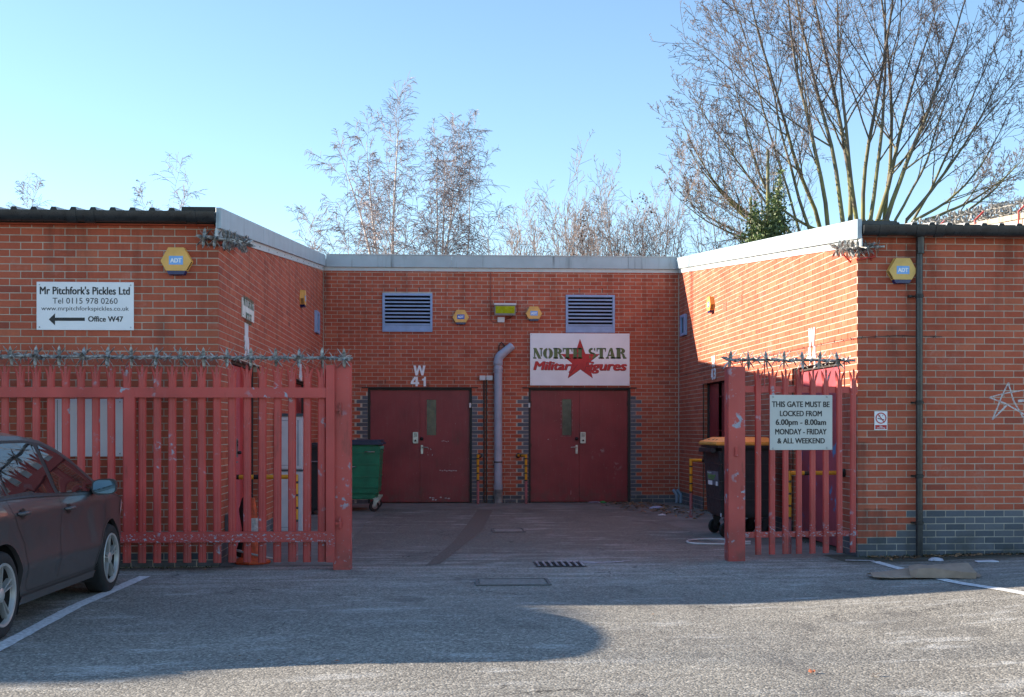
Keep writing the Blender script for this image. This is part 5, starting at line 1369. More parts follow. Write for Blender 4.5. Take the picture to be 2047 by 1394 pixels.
# fuel and pressed crease highlight strip are left as body; side repeater lamp on the wing mirror instead
for sgn in (1, -1):
    for y in (.05, -.93):                                              # door handles over a scooped cup
        z = .815 if y > -.5 else .84; x = S(y, z)
        c_ = MB(); n = 16; rr = [(sgn*(x+.0025), y+.052*math.cos(2*math.pi*k/n), z-.004+.040*math.sin(2*math.pi*k/n)) for k in range(n)]
        c_.v = rr; c_.f = [tuple(range(n))]; cp_ = c_.build('handle_cup', M_BLK, car, local=True)
        h_ = MB(); h_.tube([(sgn*(x+.002), y-.095, z), (sgn*(x+.026), y-.082, z+.001), (sgn*(x+.036), y-.03, z+.002), (sgn*(x+.036), y+.03, z+.002), (sgn*(x+.026), y+.062, z+.001), (sgn*(x+.002), y+.075, z)], [.011, .014, .016, .016, .014, .011], 10)
        h_.build('door_handle', M_CAR, car, smooth=60, local=True)
    # mirror: housing, glass, foot
    mh = MB(); prof = []
    cx_, cy_, cz_ = sgn*(.835+.10), .70, .955
    nu, nv = 14, 9
    for i in range(nv+1):
        t_ = i/nv; yy = cy_-.055+.13*t_; sc_ = math.sqrt(max(0, 1-(t_*.97)**2.4)); sc_ = max(sc_, .08)
        for k in range(nu):
            a = 2*math.pi*k/nu; ca, sa = math.cos(a), math.sin(a)
            ex = abs(ca)**.6*(1 if ca > 0 else -1); ez = abs(sa)**.6*(1 if sa > 0 else -1)
            mh.v.append((cx_+ex*.105*sc_, yy, cz_+ez*.068*sc_+(.006*ex)))
    mh.f = [(i*nu+k, i*nu+(k+1) % nu, (i+1)*nu+(k+1) % nu, (i+1)*nu+k) for i in range(nv) for k in range(nu)]+[tuple(range(nu)), tuple(range(nv*nu, (nv+1)*nu))]
    mo = mh.build('wing_mirror', M_CAR, car, smooth=50, local=True)
    mg = MB(); mg.v = [(cx_+abs(math.cos(2*math.pi*k/20))**.6*(1 if math.cos(2*math.pi*k/20) > 0 else -1)*.092, cy_-.0565, cz_+abs(math.sin(2*math.pi*k/20))**.6*(1 if math.sin(2*math.pi*k/20) > 0 else -1)*.056) for k in range(20)]; mg.f = [tuple(range(20))]
    b_ = NB('mirror_glass') if sgn == 1 else None
    if b_: M_MIR = b_.out((.30, .42, .50), .03, 1)
    mg.build('mirror_glass', M_MIR, mo, local=True)
    mf = MB(); mf.tube([(sgn*.76, .78, .93), (sgn*.82, .73, .915), (sgn*.87, .715, .925)], [.035, .026, .03], 8); mf.build('mirror_foot', M_BLACK, mo, smooth=60, local=True)
    # tail lamp and headlamp wrap
    patch('tail_light', [(-1.9+.012*i, .78+.004*i, .96-.002*i) for i in range(0, 14)], plain('tail_lamp', (.35, .01, .01), .1), .006, sgns=(sgn,))
    patch('headlight', [(1.62+.03*i, .66+.006*i-.0*i, .80-.006*i) for i in range(0, 12)], plain('head_lamp', (.55, .57, .6), .08), .006, sgns=(sgn,))
# screens
def top_panel(name, y0, y1, fx_, mat, off=.006, n=12):
    mb = MB(); m_ = 10
    for i in range(n+1):
        y = y0+(y1-y0)*i/n; zs = shoulder(y); xs_ = S(y, zs); T_ = interp(TOP, y)
        for k in range(-m_, m_+1):
            x = xs_*fx_*k/m_; hh = 1-(abs(x)/xs_)**2.6; mb.v.append((x, y, zs+(T_-zs)*hh+off))
    w_ = 2*m_+1; mb.f = [(i*w_+k, i*w_+k+1, (i+1)*w_+k+1, (i+1)*w_+k) for i in range(n) for k in range(w_-1)]
    mb.build(name, mat, car, smooth=60, local=True)
top_panel('windscreen', .24, .96, .86, M_CGLASS); top_panel('rear_window', -1.50, -1.80, .80, M_CGLASS)
# wheels
def wheel(sgn, ay):
    wt = MB(); x0 = sgn*.640; o = sgn
    tp = [(.205, .0), (.225, .004), (.262, .0), (.290, .012), (.300, .035), (.302, .09), (.300, .15), (.290, .172), (.262, .186), (.228, .182), (.205, .175)]
    wt.lathe([(r, x0+o*h_) for r, h_ in tp], (0, ay, .300), 40, axis='x', cap=False); ty = wt.build('wheel', M_RUBBER, car, smooth=50, local=True)
    rm = MB(); rm.lathe([(r, x0+o*h_) for r, h_ in ((.196, .150), (.203, .172), (.214, .180), (.220, .181), (.216, .188), (.200, .184), (.194, .165))], (0, ay, .300), 40, axis='x', cap=False)
    br = MB(); br.lathe([(r, x0+o*h_) for r, h_ in ((.150, .03), (.198, .04), (.198, .150))], (0, ay, .300), 40, axis='x', cap=False); br.build('rim_barrel', plain('brake_shadow', (.02, .019, .018), .8, 0), ty, smooth=45, local=True)
    rim = rm.build('rim', M_ALLOY, ty, smooth=45, local=True)
    dk = MB(); dk.lathe([(.19, x0+o*.075), (.02, x0+o*.07)], (0, ay, .300), 30, axis='x'); dk.build('brake_disc', plain('brake_shadow', (.02, .019, .018), .8, 0), ty, local=True)
    hb = MB(); hb.lathe([(.052, x0+o*.10), (.050, x0+o*.168), (.030, x0+o*.178), (.004, x0+o*.179)], (0, ay, .300), 20, axis='x'); hb.build('hub_cap', M_ALLOY, ty, smooth=50, local=True)
    for k in range(5):
        sp_ = MB()
        for da in (-.13, .13):
            a = 2*math.pi*k/5+.35
            def pt(r, dd, dx): aa = a+dd; return (x0+o*dx, ay+r*math.cos(aa), .300+r*math.sin(aa))
            w0, w1 = .075, .045
            sp_.hexa([pt(.045, da*1.2-w0*1.3, .12), pt(.045, da*1.2+w0*1.3, .12), pt(.200, da+w1, .13), pt(.200, da-w1, .13), pt(.045, da*1.2-w0*1.3, .168), pt(.045, da*1.2+w0*1.3, .168), pt(.200, da+w1*.8, .172), pt(.200, da-w1*.8, .172)])
        sp_.build('spoke', M_ALLOY, ty, bevel=.004, local=True)
M_ALLOY = plain('alloy_rim', (.46, .44, .42), .38, .35, var=.12)
for ay in (1.235, -1.235):
    for sgn in (1, -1): wheel(sgn, ay)

# ================================================================= BINS
def castor(parent, x, y, r, yaw=0, mat=None, ax='x'):
    if ax == 'y': return castor_y(parent, x, y, r, mat)
    w_ = MB(); w_.lathe([(r*.55, -.022), (r*.95, -.020), (r, -.010), (r, .010), (r*.95, .020), (r*.55, .022)], (x, y, r+.004), 20, axis='x'); a = w_.build('castor_wheel', M_RUBBER, parent, smooth=50)
    w_ = MB(); w_.lathe([(r*.53, -.018), (.01, -.024)], (x, y, r+.004), 14, axis='x'); w_.lathe([(r*.53, .018), (.01, .024)], (x, y, r+.004), 14, axis='x'); w_.build('wheel_hub', M_STEEL if mat else M_BINK, a)
    f_ = MB()
    for s_ in (-1, 1): f_.hexa([(x+s_*.028, y-.02, r), (x+s_*.033, y-.02, r), (x+s_*.033, y+.02, r), (x+s_*.028, y+.02, r), (x+s_*.028, y+.02, 2*r+.03), (x+s_*.033, y+.02, 2*r+.03), (x+s_*.033, y+.08, 2*r+.03), (x+s_*.028, y+.08, 2*r+.03)])
    f_.box(x-.04, x+.04, y-.0, y+.10, 2*r+.0305, 2*r+.045); f_.build('castor_fork', M_STEEL if mat else M_BINK, parent)
def castor_y(parent, x, y, r, mat):
    w_ = MB(); w_.lathe([(r*.55, -.024), (r*.95, -.022), (r, -.010), (r, .010), (r*.95, .022), (r*.55, .024)], (x, y, r+.004), 24, axis='y', M=Matrix.Rotation(R(28), 3, 'Z')); a = w_.build('castor_wheel', M_RUBBER, parent, smooth=50)
    w_ = MB(); w_.lathe([(r*.53, -.026), (.01, -.030)], (x, y, r+.004), 16, axis='y', M=Matrix.Rotation(R(28), 3, 'Z')); w_.build('wheel_hub', M_STEEL if mat else plain('bin_rib', (.035, .030, .034), .45), a)
    f_ = MB()
    for s_ in (-1, 1): f_.hexa([(x-.02, y+s_*.030, r), (x+.02, y+s_*.030, r), (x+.02, y+s_*.035, r), (x-.02, y+s_*.035, r), (x-.01, y+s_*.030, 2*r+.03), (x+.09, y+s_*.030, 2*r+.03), (x+.09, y+s_*.035, 2*r+.03), (x-.01, y+s_*.035, 2*r+.03)])
    f_.box(x-.02, x+.10, y-.045, y+.045, 2*r+.0305, 2*r+.06); f_.build('castor_fork', M_STEEL if mat else M_BINK, parent)
def tapered(mb, x0, x1, y0, y1, z0, z1, ins):
    mb.hexa([(x0+ins, y0+ins, z0), (x1-ins, y0+ins, z0), (x1-ins, y1-ins, z0), (x0+ins, y1-ins, z0), (x0, y0, z1), (x1, y0, z1), (x1, y1, z1), (x0, y1, z1)])
# green four-wheeled bin
gbx1 = at_y(760, 900, 21.45).x; gy0 = 21.45; gbx0 = gbx1-1.02
t = thing('wheelie_bin', 'green four-wheeled bin with flat dark blue lid behind the left gate post', 'bin', ((gbx0+gbx1)/2, gy0+.6, 0))
mb = MB(); tapered(mb, gbx0, gbx1, gy0, gy0+1.2, .30, 1.17, .045); bd = mb.build('bin_body', M_GREEN, t, bevel=.03, smooth=50)
mb = MB()
for z in (.42, .60, .82, 1.02):
    k = .045*(1.17-z)/.87; mb.box(gbx0+k-.012, gbx1-k+.012, gy0+k-.014, gy0+1.2-k+.014, z, z+.022)
mb.build('body_rib', M_GREEN, bd, bevel=.006)
mb = MB(); mb.box(gbx0+.08, gbx1-.08, gy0+.06, gy0+1.14, .22, .302); mb.build('bin_base', M_GREEN, t, bevel=.02)
mb = MB(); mb.box(gbx0-.03, gbx1+.045, gy0-.04, gy0+1.22, 1.172, 1.215); mb.box(gbx0, gbx1+.01, gy0, gy0+1.18, 1.2152, 1.255); mb.build('bin_lid', M_BLUELID, t, bevel=.012)
for z, xa_, xb_ in ((1.05, gbx1-.27, gbx1-.10), (.79, gbx1-.66, gbx1-.42)):
    mb = MB(); mb.tube([(xa_, gy0+.01, z), (xa_+.01, gy0-.045, z), (xb_-.01, gy0-.045, z), (xb_, gy0+.01, z)], .009, 8); mb.build('grab_handle', M_STEEL, t, smooth=60)
mb = MB(); mb.tube([(gbx1-.02, gy0+.10, 1.12), (gbx1+.06, gy0+.10, 1.12)], .035, 12); mb.build('lifting_trunnion', plain('pale_green', (.10, .32, .22), .5), t, smooth=50)
for x in (gbx0+.14, gbx1-.11):
    for y in (gy0+.12, gy0+1.05): castor(t, x, y, .095, mat=True, ax='y')
# tall black bin against the left wall
t = thing('wheelie_bin', 'tall black bin half hidden behind the last pales of the open gate', 'bin', (-2.05, 21.0, 0))
x0, x1 = XL+.03, at_y(652, 900, 20.75).x
mb = MB(); tapered(mb, x0, x1, 20.75, 21.3, .08, 1.12, .05); mb.build('bin_body', M_BINK, t, bevel=.03, smooth=50)
mb = MB(); mb.box(x0-.01, x1+.02, 20.72, 21.34, 1.122, 1.17); mb.hexa([(x0+.02, 20.75, 1.1702), (x1-.02, 20.75, 1.1702), (x1-.02, 21.3, 1.1702), (x0+.02, 21.3, 1.1702), (x0+.1, 20.85, 1.215), (x1-.1, 20.85, 1.215), (x1-.1, 21.2, 1.215), (x0+.1, 21.2, 1.215)]); mb.build('bin_lid', M_BINK, t, bevel=.01)
mb = MB(); mb.tube([(x0+.08, 20.72, .90), (x1-.08, 20.72, .90)], .012, 8); mb.build('grab_handle', M_STEEL, t)
for x in (x0+.10, x1-.10): castor(t, x, 20.85, .06)
# black bin with yellow lid on the right
t = thing('wheelie_bin', 'black four-wheeled bin with orange yellow lid behind the right gate post', 'bin', (4.0, 16.4, 0))
by0, by1, bx0, bx1 = 15.95, 16.98, 3.61, 4.37
fxb = lambda z: bx0+.045*(1.19-z)/.92
mb = MB(); tapered(mb, bx0, bx1, by0, by1, .27, 1.19, .045); bd = mb.build('bin_body', M_BINK, t, bevel=.04, smooth=50)
M_RIB = plain('bin_rib', (.035, .030, .034), .45)
mb = MB()
for z in (.50, .74, .97):
    k = .045*(1.19-z)/.92; mb.box(bx0+k-.007, bx1-k+.007, by0+k-.008, by1-k+.008, z, z+.014)
mb.build('body_rib', M_RIB, bd, bevel=.004, kind='stuff')
mb = MB(); mb.box(bx0-.03, bx1+.03, by0-.04, by1+.03, 1.192, 1.225); mb.build('bin_rim', M_BINK, t, bevel=.008)
mb = MB(); mb.box(bx0-.085, bx0-.031, by0+.08, by1-.10, 1.13, 1.19); mb.build('comb_bar', M_BINK, t, bevel=.008)
mb = MB(); lz = 1.228; A_ = [(bx0-.055, by0-.05), (bx1+.055, by0-.05), (bx1+.055, by1+.05), (bx0-.055, by1+.05)]; B_ = [(bx0+.10, by0+.12), (bx1-.10, by0+.12), (bx1-.10, by1-.12), (bx0+.10, by1-.12)]
mb.v = [(x, y, lz) for x, y in A_]+[(x, y, lz+.04) for x, y in A_]+[(x, y, lz+.105) for x, y in B_]
mb.f = [(0, 3, 2, 1)]+[(i, (i+1) % 4, 4+(i+1) % 4, 4+i) for i in range(4)]+[(4+i, 4+(i+1) % 4, 8+(i+1) % 4, 8+i) for i in range(4)]+[(8, 9, 10, 11)]
ld = mb.build('bin_lid', M_ORANGE, t, bevel=.012, smooth=40)
for dy in (.25, .45, .72):
    mb = MB(); mb.lathe([(.020, 0), (.016, .004)], (bx0+.02, by0+dy, lz+.073), 10, M=Matrix.Rotation(R(-22), 3, 'Y')); mb.build('lid_hole', M_BLK, ld)
QP = lambda px, py, e=.004: (lambda p: Vector((fxb(p.z)-e, p.y, p.z)))(at_x(px, py, bx0+.015))
mb = MB(); mb.prism([QP(1414, 966), QP(1435.5, 972), QP(1435.5, 943), QP(1414, 940.5)], (.003, 0, 0)); st = mb.build('recycling_sticker', plain('grey_sticker', (.15, .15, .19), .5), t)
for (txt, xa_, xb_, ya_, yb_, m__) in (('Recycle', 1415, 1423, 943.5, 946.5, M_SIGNW), ('General', 1415.5, 1430, 948, 952, plain('lime_print', (.20, .42, .06), .5)), ('Waste', 1415.5, 1428, 953, 957, plain('lime_print', (.20, .42, .06), .5))):
    A, B = QP(xa_, yb_, .006), QP(xb_, ya_, .006); mb = MB(); C_ = (A+B)/2; C_.x = min(A.x, B.x)-.001
    lettering(mb, txt, C_, (-1, 0, 0), abs(A.y-B.y), B.z-A.z, bold=.01); mb.build('lettering', m__, st, recalc=False)
for (xa_, ya_, xb_, yb_) in ((1415.5, 968, 1424, 961), (1430.5, 971, 1434.5, 963)):
    A, B = QP(xa_, ya_), QP(xb_, yb_); X_ = min(A.x, B.x)-.002; mb = MB(); mb.add([(X_, A.y, A.z), (X_, B.y, A.z), (X_, B.y, B.z), (X_, A.y, B.z)], [(0, 1, 2, 3)]); mb.build('sticker_patch', M_SIGNW, st)
for x, y in ((bx0+.13, by1-.14), (bx0+.11, by0+.14), (bx1-.14, by0+.14), (bx1-.14, by1-.14)): castor(t, x, y, .098, ax='y')
p = QP(1437.5, 1030); mb = MB(); mb.box(p.x-.001, p.x+.002, p.y-.03, p.y+.03, p.z-.025, p.z+.025); mb.build('bin_label', M_PAPER, t)

# ================================================================= CONE, HOSES, CARDBOARD, DRAINS, LITTER
def traffic_cone(c, label, h_=.70):
    t = thing('traffic_cone', label, 'cone', c)
    mb = MB(); mb.lathe([(.185, 0), (.20, .012), (.195, .035), (.15, .055), (.135, .062)], c, 8); mb.build('cone_base', M_CONE, t, bevel=.004)
    rr = lambda z: .118-(.118-.030)*(z-.055)/(h_-.055)
    for (a, b, m_, nm) in ((.055, .30, M_CONE, 'cone_skirt'), (.30, .485, plain('dirty_white_sleeve', (.50, .48, .46), .6, var=.3, scale=30), 'reflective_sleeve'), (.485, h_, M_CONE, 'cone_top')):
        mb = MB(); e = .002 if nm == 'reflective_sleeve' else 0; mb.lathe([(rr(a)+e, a), (rr(b)+e, b)], c, 28); mb.build(nm, m_, t, smooth=50)
    return t
cc = at_z(504, 1127); traffic_cone(Vector((cc.x, cc.y, .005)), 'orange traffic cone with dirty white sleeve behind the open gate')
n = 40; mb = MB(); mb.tube([(cc.x+.02+.205*math.cos(2*math.pi*k/n), cc.y-.0+.225*math.sin(2*math.pi*k/n), .10-.055*math.cos(2*math.pi*k/n-.5)) for k in range(n+1)], .0125, 8, cap=False)
tag(mb.build('hose_ring', plain('grey_hose', (.36, .34, .32), .5), smooth=60), 'pale grey hose ring dropped over the base of the traffic cone', 'hose')
mb = MB(); bp = [at_y(px, py, cc.y+.24) for px, py in ((500, 985), (492, 1000), (488, 1020), (490, 1040), (492, 1060), (486, 1085), (481, 1105), (480, 1118))]
mb.tube([Vector((p.x, p.y+.01*i, max(p.z, .05))) for i, p in enumerate(bp)], [.03, .05, .06, .055, .05, .055, .06, .05], 10)  # wavy dark tube standing in for an unidentified dark outline by the cone
tag(mb.build('dark_silhouette', plain('dark_brown_fill', (.045, .028, .025), .8), smooth=60), 'dark brown roll propped upright between the cone and the red door', 'silhouette')
wl = [at_z(*p, .012) for p in ((1560, 1079), (1480, 1082.5), (1470, 1084.5), (1420, 1078.5), (1400, 1078), (1384, 1079.5), (1374.5, 1081.5), (1378, 1084.5), (1392, 1087), (1420, 1088), (1456, 1088), (1500, 1089), (1560, 1091))]
wl = [at_z(1500, 1083, .012), at_z(1486, 1083.5, .012), at_z(1440, 1078, .012), at_z(1420, 1077.8, .012), at_z(1400, 1078.3, .012), at_z(1386, 1079.5, .012), at_z(1377, 1081, .012), at_z(1373, 1082.6, .012), at_z(1377, 1085, .012), at_z(1392, 1087, .012), at_z(1418, 1087.6, .012), at_z(1452, 1087.8, .012), at_z(1500, 1087, .012)]
mb = MB(); mb.tube(wl, .012, 8); tag(mb.build('white_cable', M_WHITE, smooth=60), 'loop of white cable lying on the ground by the right gate post', 'cable')
# cardboard
c0 = at_z(1850, 1156)
for _ in range(5): c0 = at_z(1850, 1156, gz(c0.x, c0.y))
gzc = gz(c0.x, c0.y)
t = thing('cardboard_sheet', 'crumpled flattened brown cardboard box lying across the white bay line', 'cardboard', (c0.x, c0.y, gzc))
sc = 1/F*(at_z(1850, 1153).dot(FWD)); px2 = lambda px: c0.x+(px-1850)*sc
def cardsheet(name, rows, th=.005):
    mb = MB(); m_ = len(rows[0])
    mb.v = [tuple(p) for r_ in rows for p in r_]+[(p[0], p[1], p[2]+th) for r_ in rows for p in r_]; o = m_*len(rows)
    for j in range(len(rows)-1):
        for i in range(m_-1): q_ = (j*m_+i, j*m_+i+1, (j+1)*m_+i+1, (j+1)*m_+i); mb.f += [q_[::-1], tuple(k+o for k in q_)]
    ed = [j*m_ for j in range(len(rows))]+[(len(rows)-1)*m_+i for i in range(1, m_)]+[j*m_+m_-1 for j in range(len(rows)-2, -1, -1)]+[i for i in range(m_-2, 0, -1)]
    for a, b in zip(ed, ed[1:]+ed[:1]): mb.f.append((a, b, b+o, a+o))
    return mb.build(name, M_CARD, t, smooth=30)
G = lambda px, dy, z: (px2(px), c0.y+dy, gz(px2(px), c0.y+dy)+z*1.1)
cardsheet('cardboard_flap', [[G(1748, -.02, .028), G(1780, -.06, .016), G(1815, -.08, .014), G(1842, -.08, .012)], [G(1752, .12, .050), G(1780, .12, .055), G(1815, .14, .070), G(1842, .14, .085)], [G(1760, .34, .02), G(1785, .36, .02), G(1820, .38, .03), G(1846, .38, .05)]])
cardsheet('cardboard_fold', [[G(1818, -.05, .020), G(1822, -.12, .018), G(1850, -.16, .014), G(1880, -.20, .012), G(1905, -.26, .006), G(1921, -.30, .004)],
    [G(1816, -.04, .065), G(1828, -.10, .085), G(1850, -.14, .092), G(1880, -.22, .07), G(1905, -.28, .055), G(1922, -.30, .05)],
    [G(1822, .06, .100), G(1838, .05, .115), G(1856, .04, .100), G(1880, .0, .110), G(1905, -.06, .118), G(1924, -.10, .118)],
    [G(1838, .24, .06), G(1845, .26, .07), G(1860, .26, .06), G(1880, .26, .05), G(1905, .26, .05), G(1924, .26, .05)]])
cardsheet('cardboard_scrap', [[G(1926, -.16, .006), G(1936, -.20, .004), G(1948, -.12, .01)], [G(1926, -.02, .05), G(1936, -.04, .03), G(1947, .0, .035)], [G(1926, .12, .01), G(1936, .12, .008), G(1944, .10, .006)]])
# drain grate, manholes
A, B = at_z(1078, 1134), at_z(1158, 1124.5); t = thing('drain_grate', 'cast iron drain grating with white paint spilled round it', 'drain', ((A.x+B.x)/2, (A.y+B.y)/2, 0))
mb = MB(); mb.box(A.x-.03, B.x+.03, A.y-.03, B.y+.03, .0045, .0065); mb.build('grate_frame', M_IRON, t)
mb = MB(); mb.box(A.x, B.x, A.y, B.y, .0068, .0075); mb.build('drain_pit', M_DARK, t)
n = 7
for k in range(n+1):
    x = A.x+(B.x-A.x)*k/n; mb = MB(); mb.box(x-.013, x+.013, A.y+.0, B.y-.0, .0078, .020); mb.build('grate_bar', plain('worn_iron', (.30, .28, .30), .5, .3, var=.4), t, bevel=.003)
for px0, px1, py0, py1, lb in ((952, 1094, 1172, 1158, 'large rectangular manhole cover in front of the yard mouth'), (985, 1046, 1065, 1057.5, 'small square manhole cover in the middle of the yard')):
    A, B = at_z(px0, py0), at_z(px1, py1); t = thing('manhole_cover', lb, 'manhole cover', ((A.x+B.x)/2, (A.y+B.y)/2, 0))
    mb = MB(); 
    for (a, b, c, d) in ((A.x, B.x, A.y, A.y+.025), (A.x, B.x, B.y-.025, B.y), (A.x, A.x+.025, A.y+.026, B.y-.026), (B.x-.025, B.x, A.y+.026, B.y-.026)): mb.box(a, b, c, d, .004, .012)
    mb.build('cover_frame', plain('tarred_frame', (.15, .143, .135), .8, var=.3), t)
    mb = MB(); mb.box(A.x+.04, B.x-.04, A.y+.04, B.y-.04, .004, .008); mb.build('cover_plate', plain('tarred_cover', (.235, .225, .205), .8, var=.25, scale=30, bump=.6), t)
# white paint spill by the drain: thin irregular film
mb = MB()
def blob(cx, cy, rx, ry, z=.009, k=14):
    pts = [(cx+rx*rnd.uniform(.55, 1.1)*math.cos(2*math.pi*i/k), cy+ry*rnd.uniform(.5, 1.1)*math.sin(2*math.pi*i/k), gz(cx, cy)+z) for i in range(k)]
    mb.add(pts, [tuple(range(k))])
for px, py, rx, ry in ((1150, 1123.5, .10, .035), (1172, 1125.5, .11, .04), (1195, 1126, .09, .035), (1215, 1125.5, .09, .03), (1236, 1124.5, .09, .025), (1252, 1122.5, .06, .018), (1120, 1122, .07, .015), (1184, 1127.5, .06, .02)):
    p = at_z(px, py); blob(p.x, p.y, rx, ry)
o = mb.build('paint_spill', plain('spilt_white_paint', (.62, .58, .66), .6), kind='stuff'); tag(o, 'streak of spilt white paint trailing right from the drain grate', 'paint')
# litter
def crumple(name, px, py, r, mat, label, cat='litter', flat=.5, seed=0):
    r_ = random.Random(seed+int(px)); p = at_z(px, py); bm = bmesh.new(); bmesh.ops.create_icosphere(bm, subdivisions=2, radius=r)
    for v in bm.verts: v.co *= r_.uniform(.6, 1.15); v.co.z = abs(v.co.z)*flat
    me = bpy.data.meshes.new(name); bm.to_mesh(me); bm.free(); me.materials.append(mat); o = bpy.data.objects.new(name, me); col.objects.link(o); o.location = (p.x, p.y, gz(p.x, p.y)+.006); o.scale = (1.7, 1, 1); return tag(o, label, cat)
crumple('plastic_bag', 1313, 1017, .085, plain('pale_blue_bag', (.40, .44, .60), .35), 'crumpled pale blue plastic bag among dead leaves near the rear wall', 'bag', .45)
crumple('plastic_bag', 1376, 1026, .05, plain('clear_bag', (.40, .40, .42), .3), 'small grey plastic bag at the foot of the hoop barrier', 'bag', .6)
crumple('paper_scrap', 1352, 1020, .035, M_PAPER, 'small white crumpled paper scrap farther from the drain', 'paper', .8)
crumple('paper_scrap', 1323, 1031, .04, M_PAPER, 'white crumpled paper scrap on the edge of the concrete', 'paper', .6)
crumple('plastic_bag', 1190, 1006, .08, plain('lilac_bag', (.27, .25, .32), .4), 'thin lilac plastic bag by the foot of the right rear doors', 'bag', .4)
crumple('plastic_bottle', 1205, 1006, .045, plain('green_plastic', (.02, .25, .06), .3), 'small crushed green plastic packet by the right rear doors', 'litter', .9)
crumple('paper_scrap', 1334, 1003, .03, M_PAPER, 'tiny white scrap against the blue brick plinth', 'paper', .8)
crumple('plastic_bag', 1868, 1126.5, .055, plain('white_bag', (.50, .50, .56), .4), 'white plastic scrap among leaves at the foot of the right wall', 'bag', .6)
p0 = at_z(1972, 1131, .02); mb = MB(); zz = gz(p0.x, p0.y)+.006; mb.hexa([(p0.x-.12, p0.y-.06, zz), (p0.x+.11, p0.y-.05, zz), (p0.x+.10, p0.y+.07, zz), (p0.x-.10, p0.y+.06, zz), (p0.x-.12, p0.y-.06, zz+.004), (p0.x+.11, p0.y-.05, zz+.010), (p0.x+.10, p0.y+.07, zz+.012), (p0.x-.10, p0.y+.06, zz+.006)])
tag(mb.build('paper_sheet', M_PAPER), 'folded white paper lying on the ground at the far right', 'paper')
# dead leaves, twigs: stuff
mb = MB()
def leafat(x, y, s, z=None):
    a = rnd.uniform(0, 6.28); ca, sa = math.cos(a)*s, math.sin(a)*s; z0 = (gz(x, y)+.008) if z is None else z
    t1, t2 = rnd.uniform(.0, .6)*s, rnd.uniform(.0, .6)*s
    mb.add([(x-ca, y-sa, z0), (x+sa*.5, y-ca*.5, z0+t1), (x+ca, y+sa, z0+t2), (x-sa*.5, y+ca*.5, z0+rnd.uniform(0, .3)*s)], [(0, 1, 2), (0, 2, 3)])
for i in range(1150):
    u = rnd.random()
    if u < .50:
        px = rnd.gauss(1290, 60); py = 1012+max(-6, rnd.gauss(0, 6))+(px-1290)*.14; p = at_z(px, py); leafat(p.x, p.y, rnd.uniform(.018, .055))
    elif u < .80:
        x = rnd.uniform(XR+.1, 6.6); y = YR-.05-abs(rnd.gauss(0, .16)); leafat(x, y, rnd.uniform(.012, .040))
    elif u < .9: leafat(rnd.uniform(-6, -2.4), YL-.05-abs(rnd.gauss(0, .2)), rnd.uniform(.01, .022))
    else: leafat(rnd.uniform(-4, 6), rnd.uniform(7, 23), rnd.uniform(.006, .016))
o = mb.build('dead_leaves', M_LEAF, kind='stuff', recalc=False); tag(o, 'brown dead leaves and twigs blown against the foot of the walls', 'leaves')
mb = MB()
for px, py in ((667, 1346), (1620, 1371), (1748, 1378), (390, 1181), (1078, 1221), (1135, 1256), (1085, 1255)):
    p = at_z((px/1.0), py)
    if px in (667, 1620, 1748): leafat(p.x, p.y, .028); leafat(p.x+.02, p.y, .02)
o = mb.build('fallen_leaf', plain('rust_leaf', (.40, .13, .06), .8), kind='stuff', recalc=False); tag(o, 'few rust coloured leaves lying on the sunlit tarmac', 'leaves')
# moss and weeds at wall feet
mb = MB()
for i in range(900):
    k = rnd.random()
    if k < .35: x, y = rnd.uniform(XR+.02, 7), YR-.02-abs(rnd.gauss(0, .07))
    elif k < .55: x, y = rnd.uniform(-6.5, XL), YL-.02-abs(rnd.gauss(0, .08))
    elif k < .75: x, y = rnd.choice((bx_(948), bx_(1056), bx_(1200), bx_(1300)))+rnd.gauss(0, .25), YB-.02-abs(rnd.gauss(0, .05))
    else: s_ = rnd.choice((0, 1)); x, y = (XL+.02+abs(rnd.gauss(0, .04)) if s_ else XR-.02-abs(rnd.gauss(0, .04))), rnd.uniform(14, 23.8)
    h_ = rnd.uniform(.008, .03); a = rnd.uniform(0, 6.28); z = gz(x, y)+.004; w_ = rnd.uniform(.004, .01)
    mb.add([(x-w_*math.cos(a), y-w_*math.sin(a), z), (x+w_*math.cos(a), y+w_*math.sin(a), z), (x+rnd.uniform(-.015, .015), y+rnd.uniform(-.015, .015), z+h_)], [(0, 1, 2)])
o = mb.build('moss', plain('moss_green', (.055, .065, .022), .9, var=.4), kind='stuff', recalc=False); tag(o, 'moss and tiny weeds along the foot of the brick walls', 'moss')

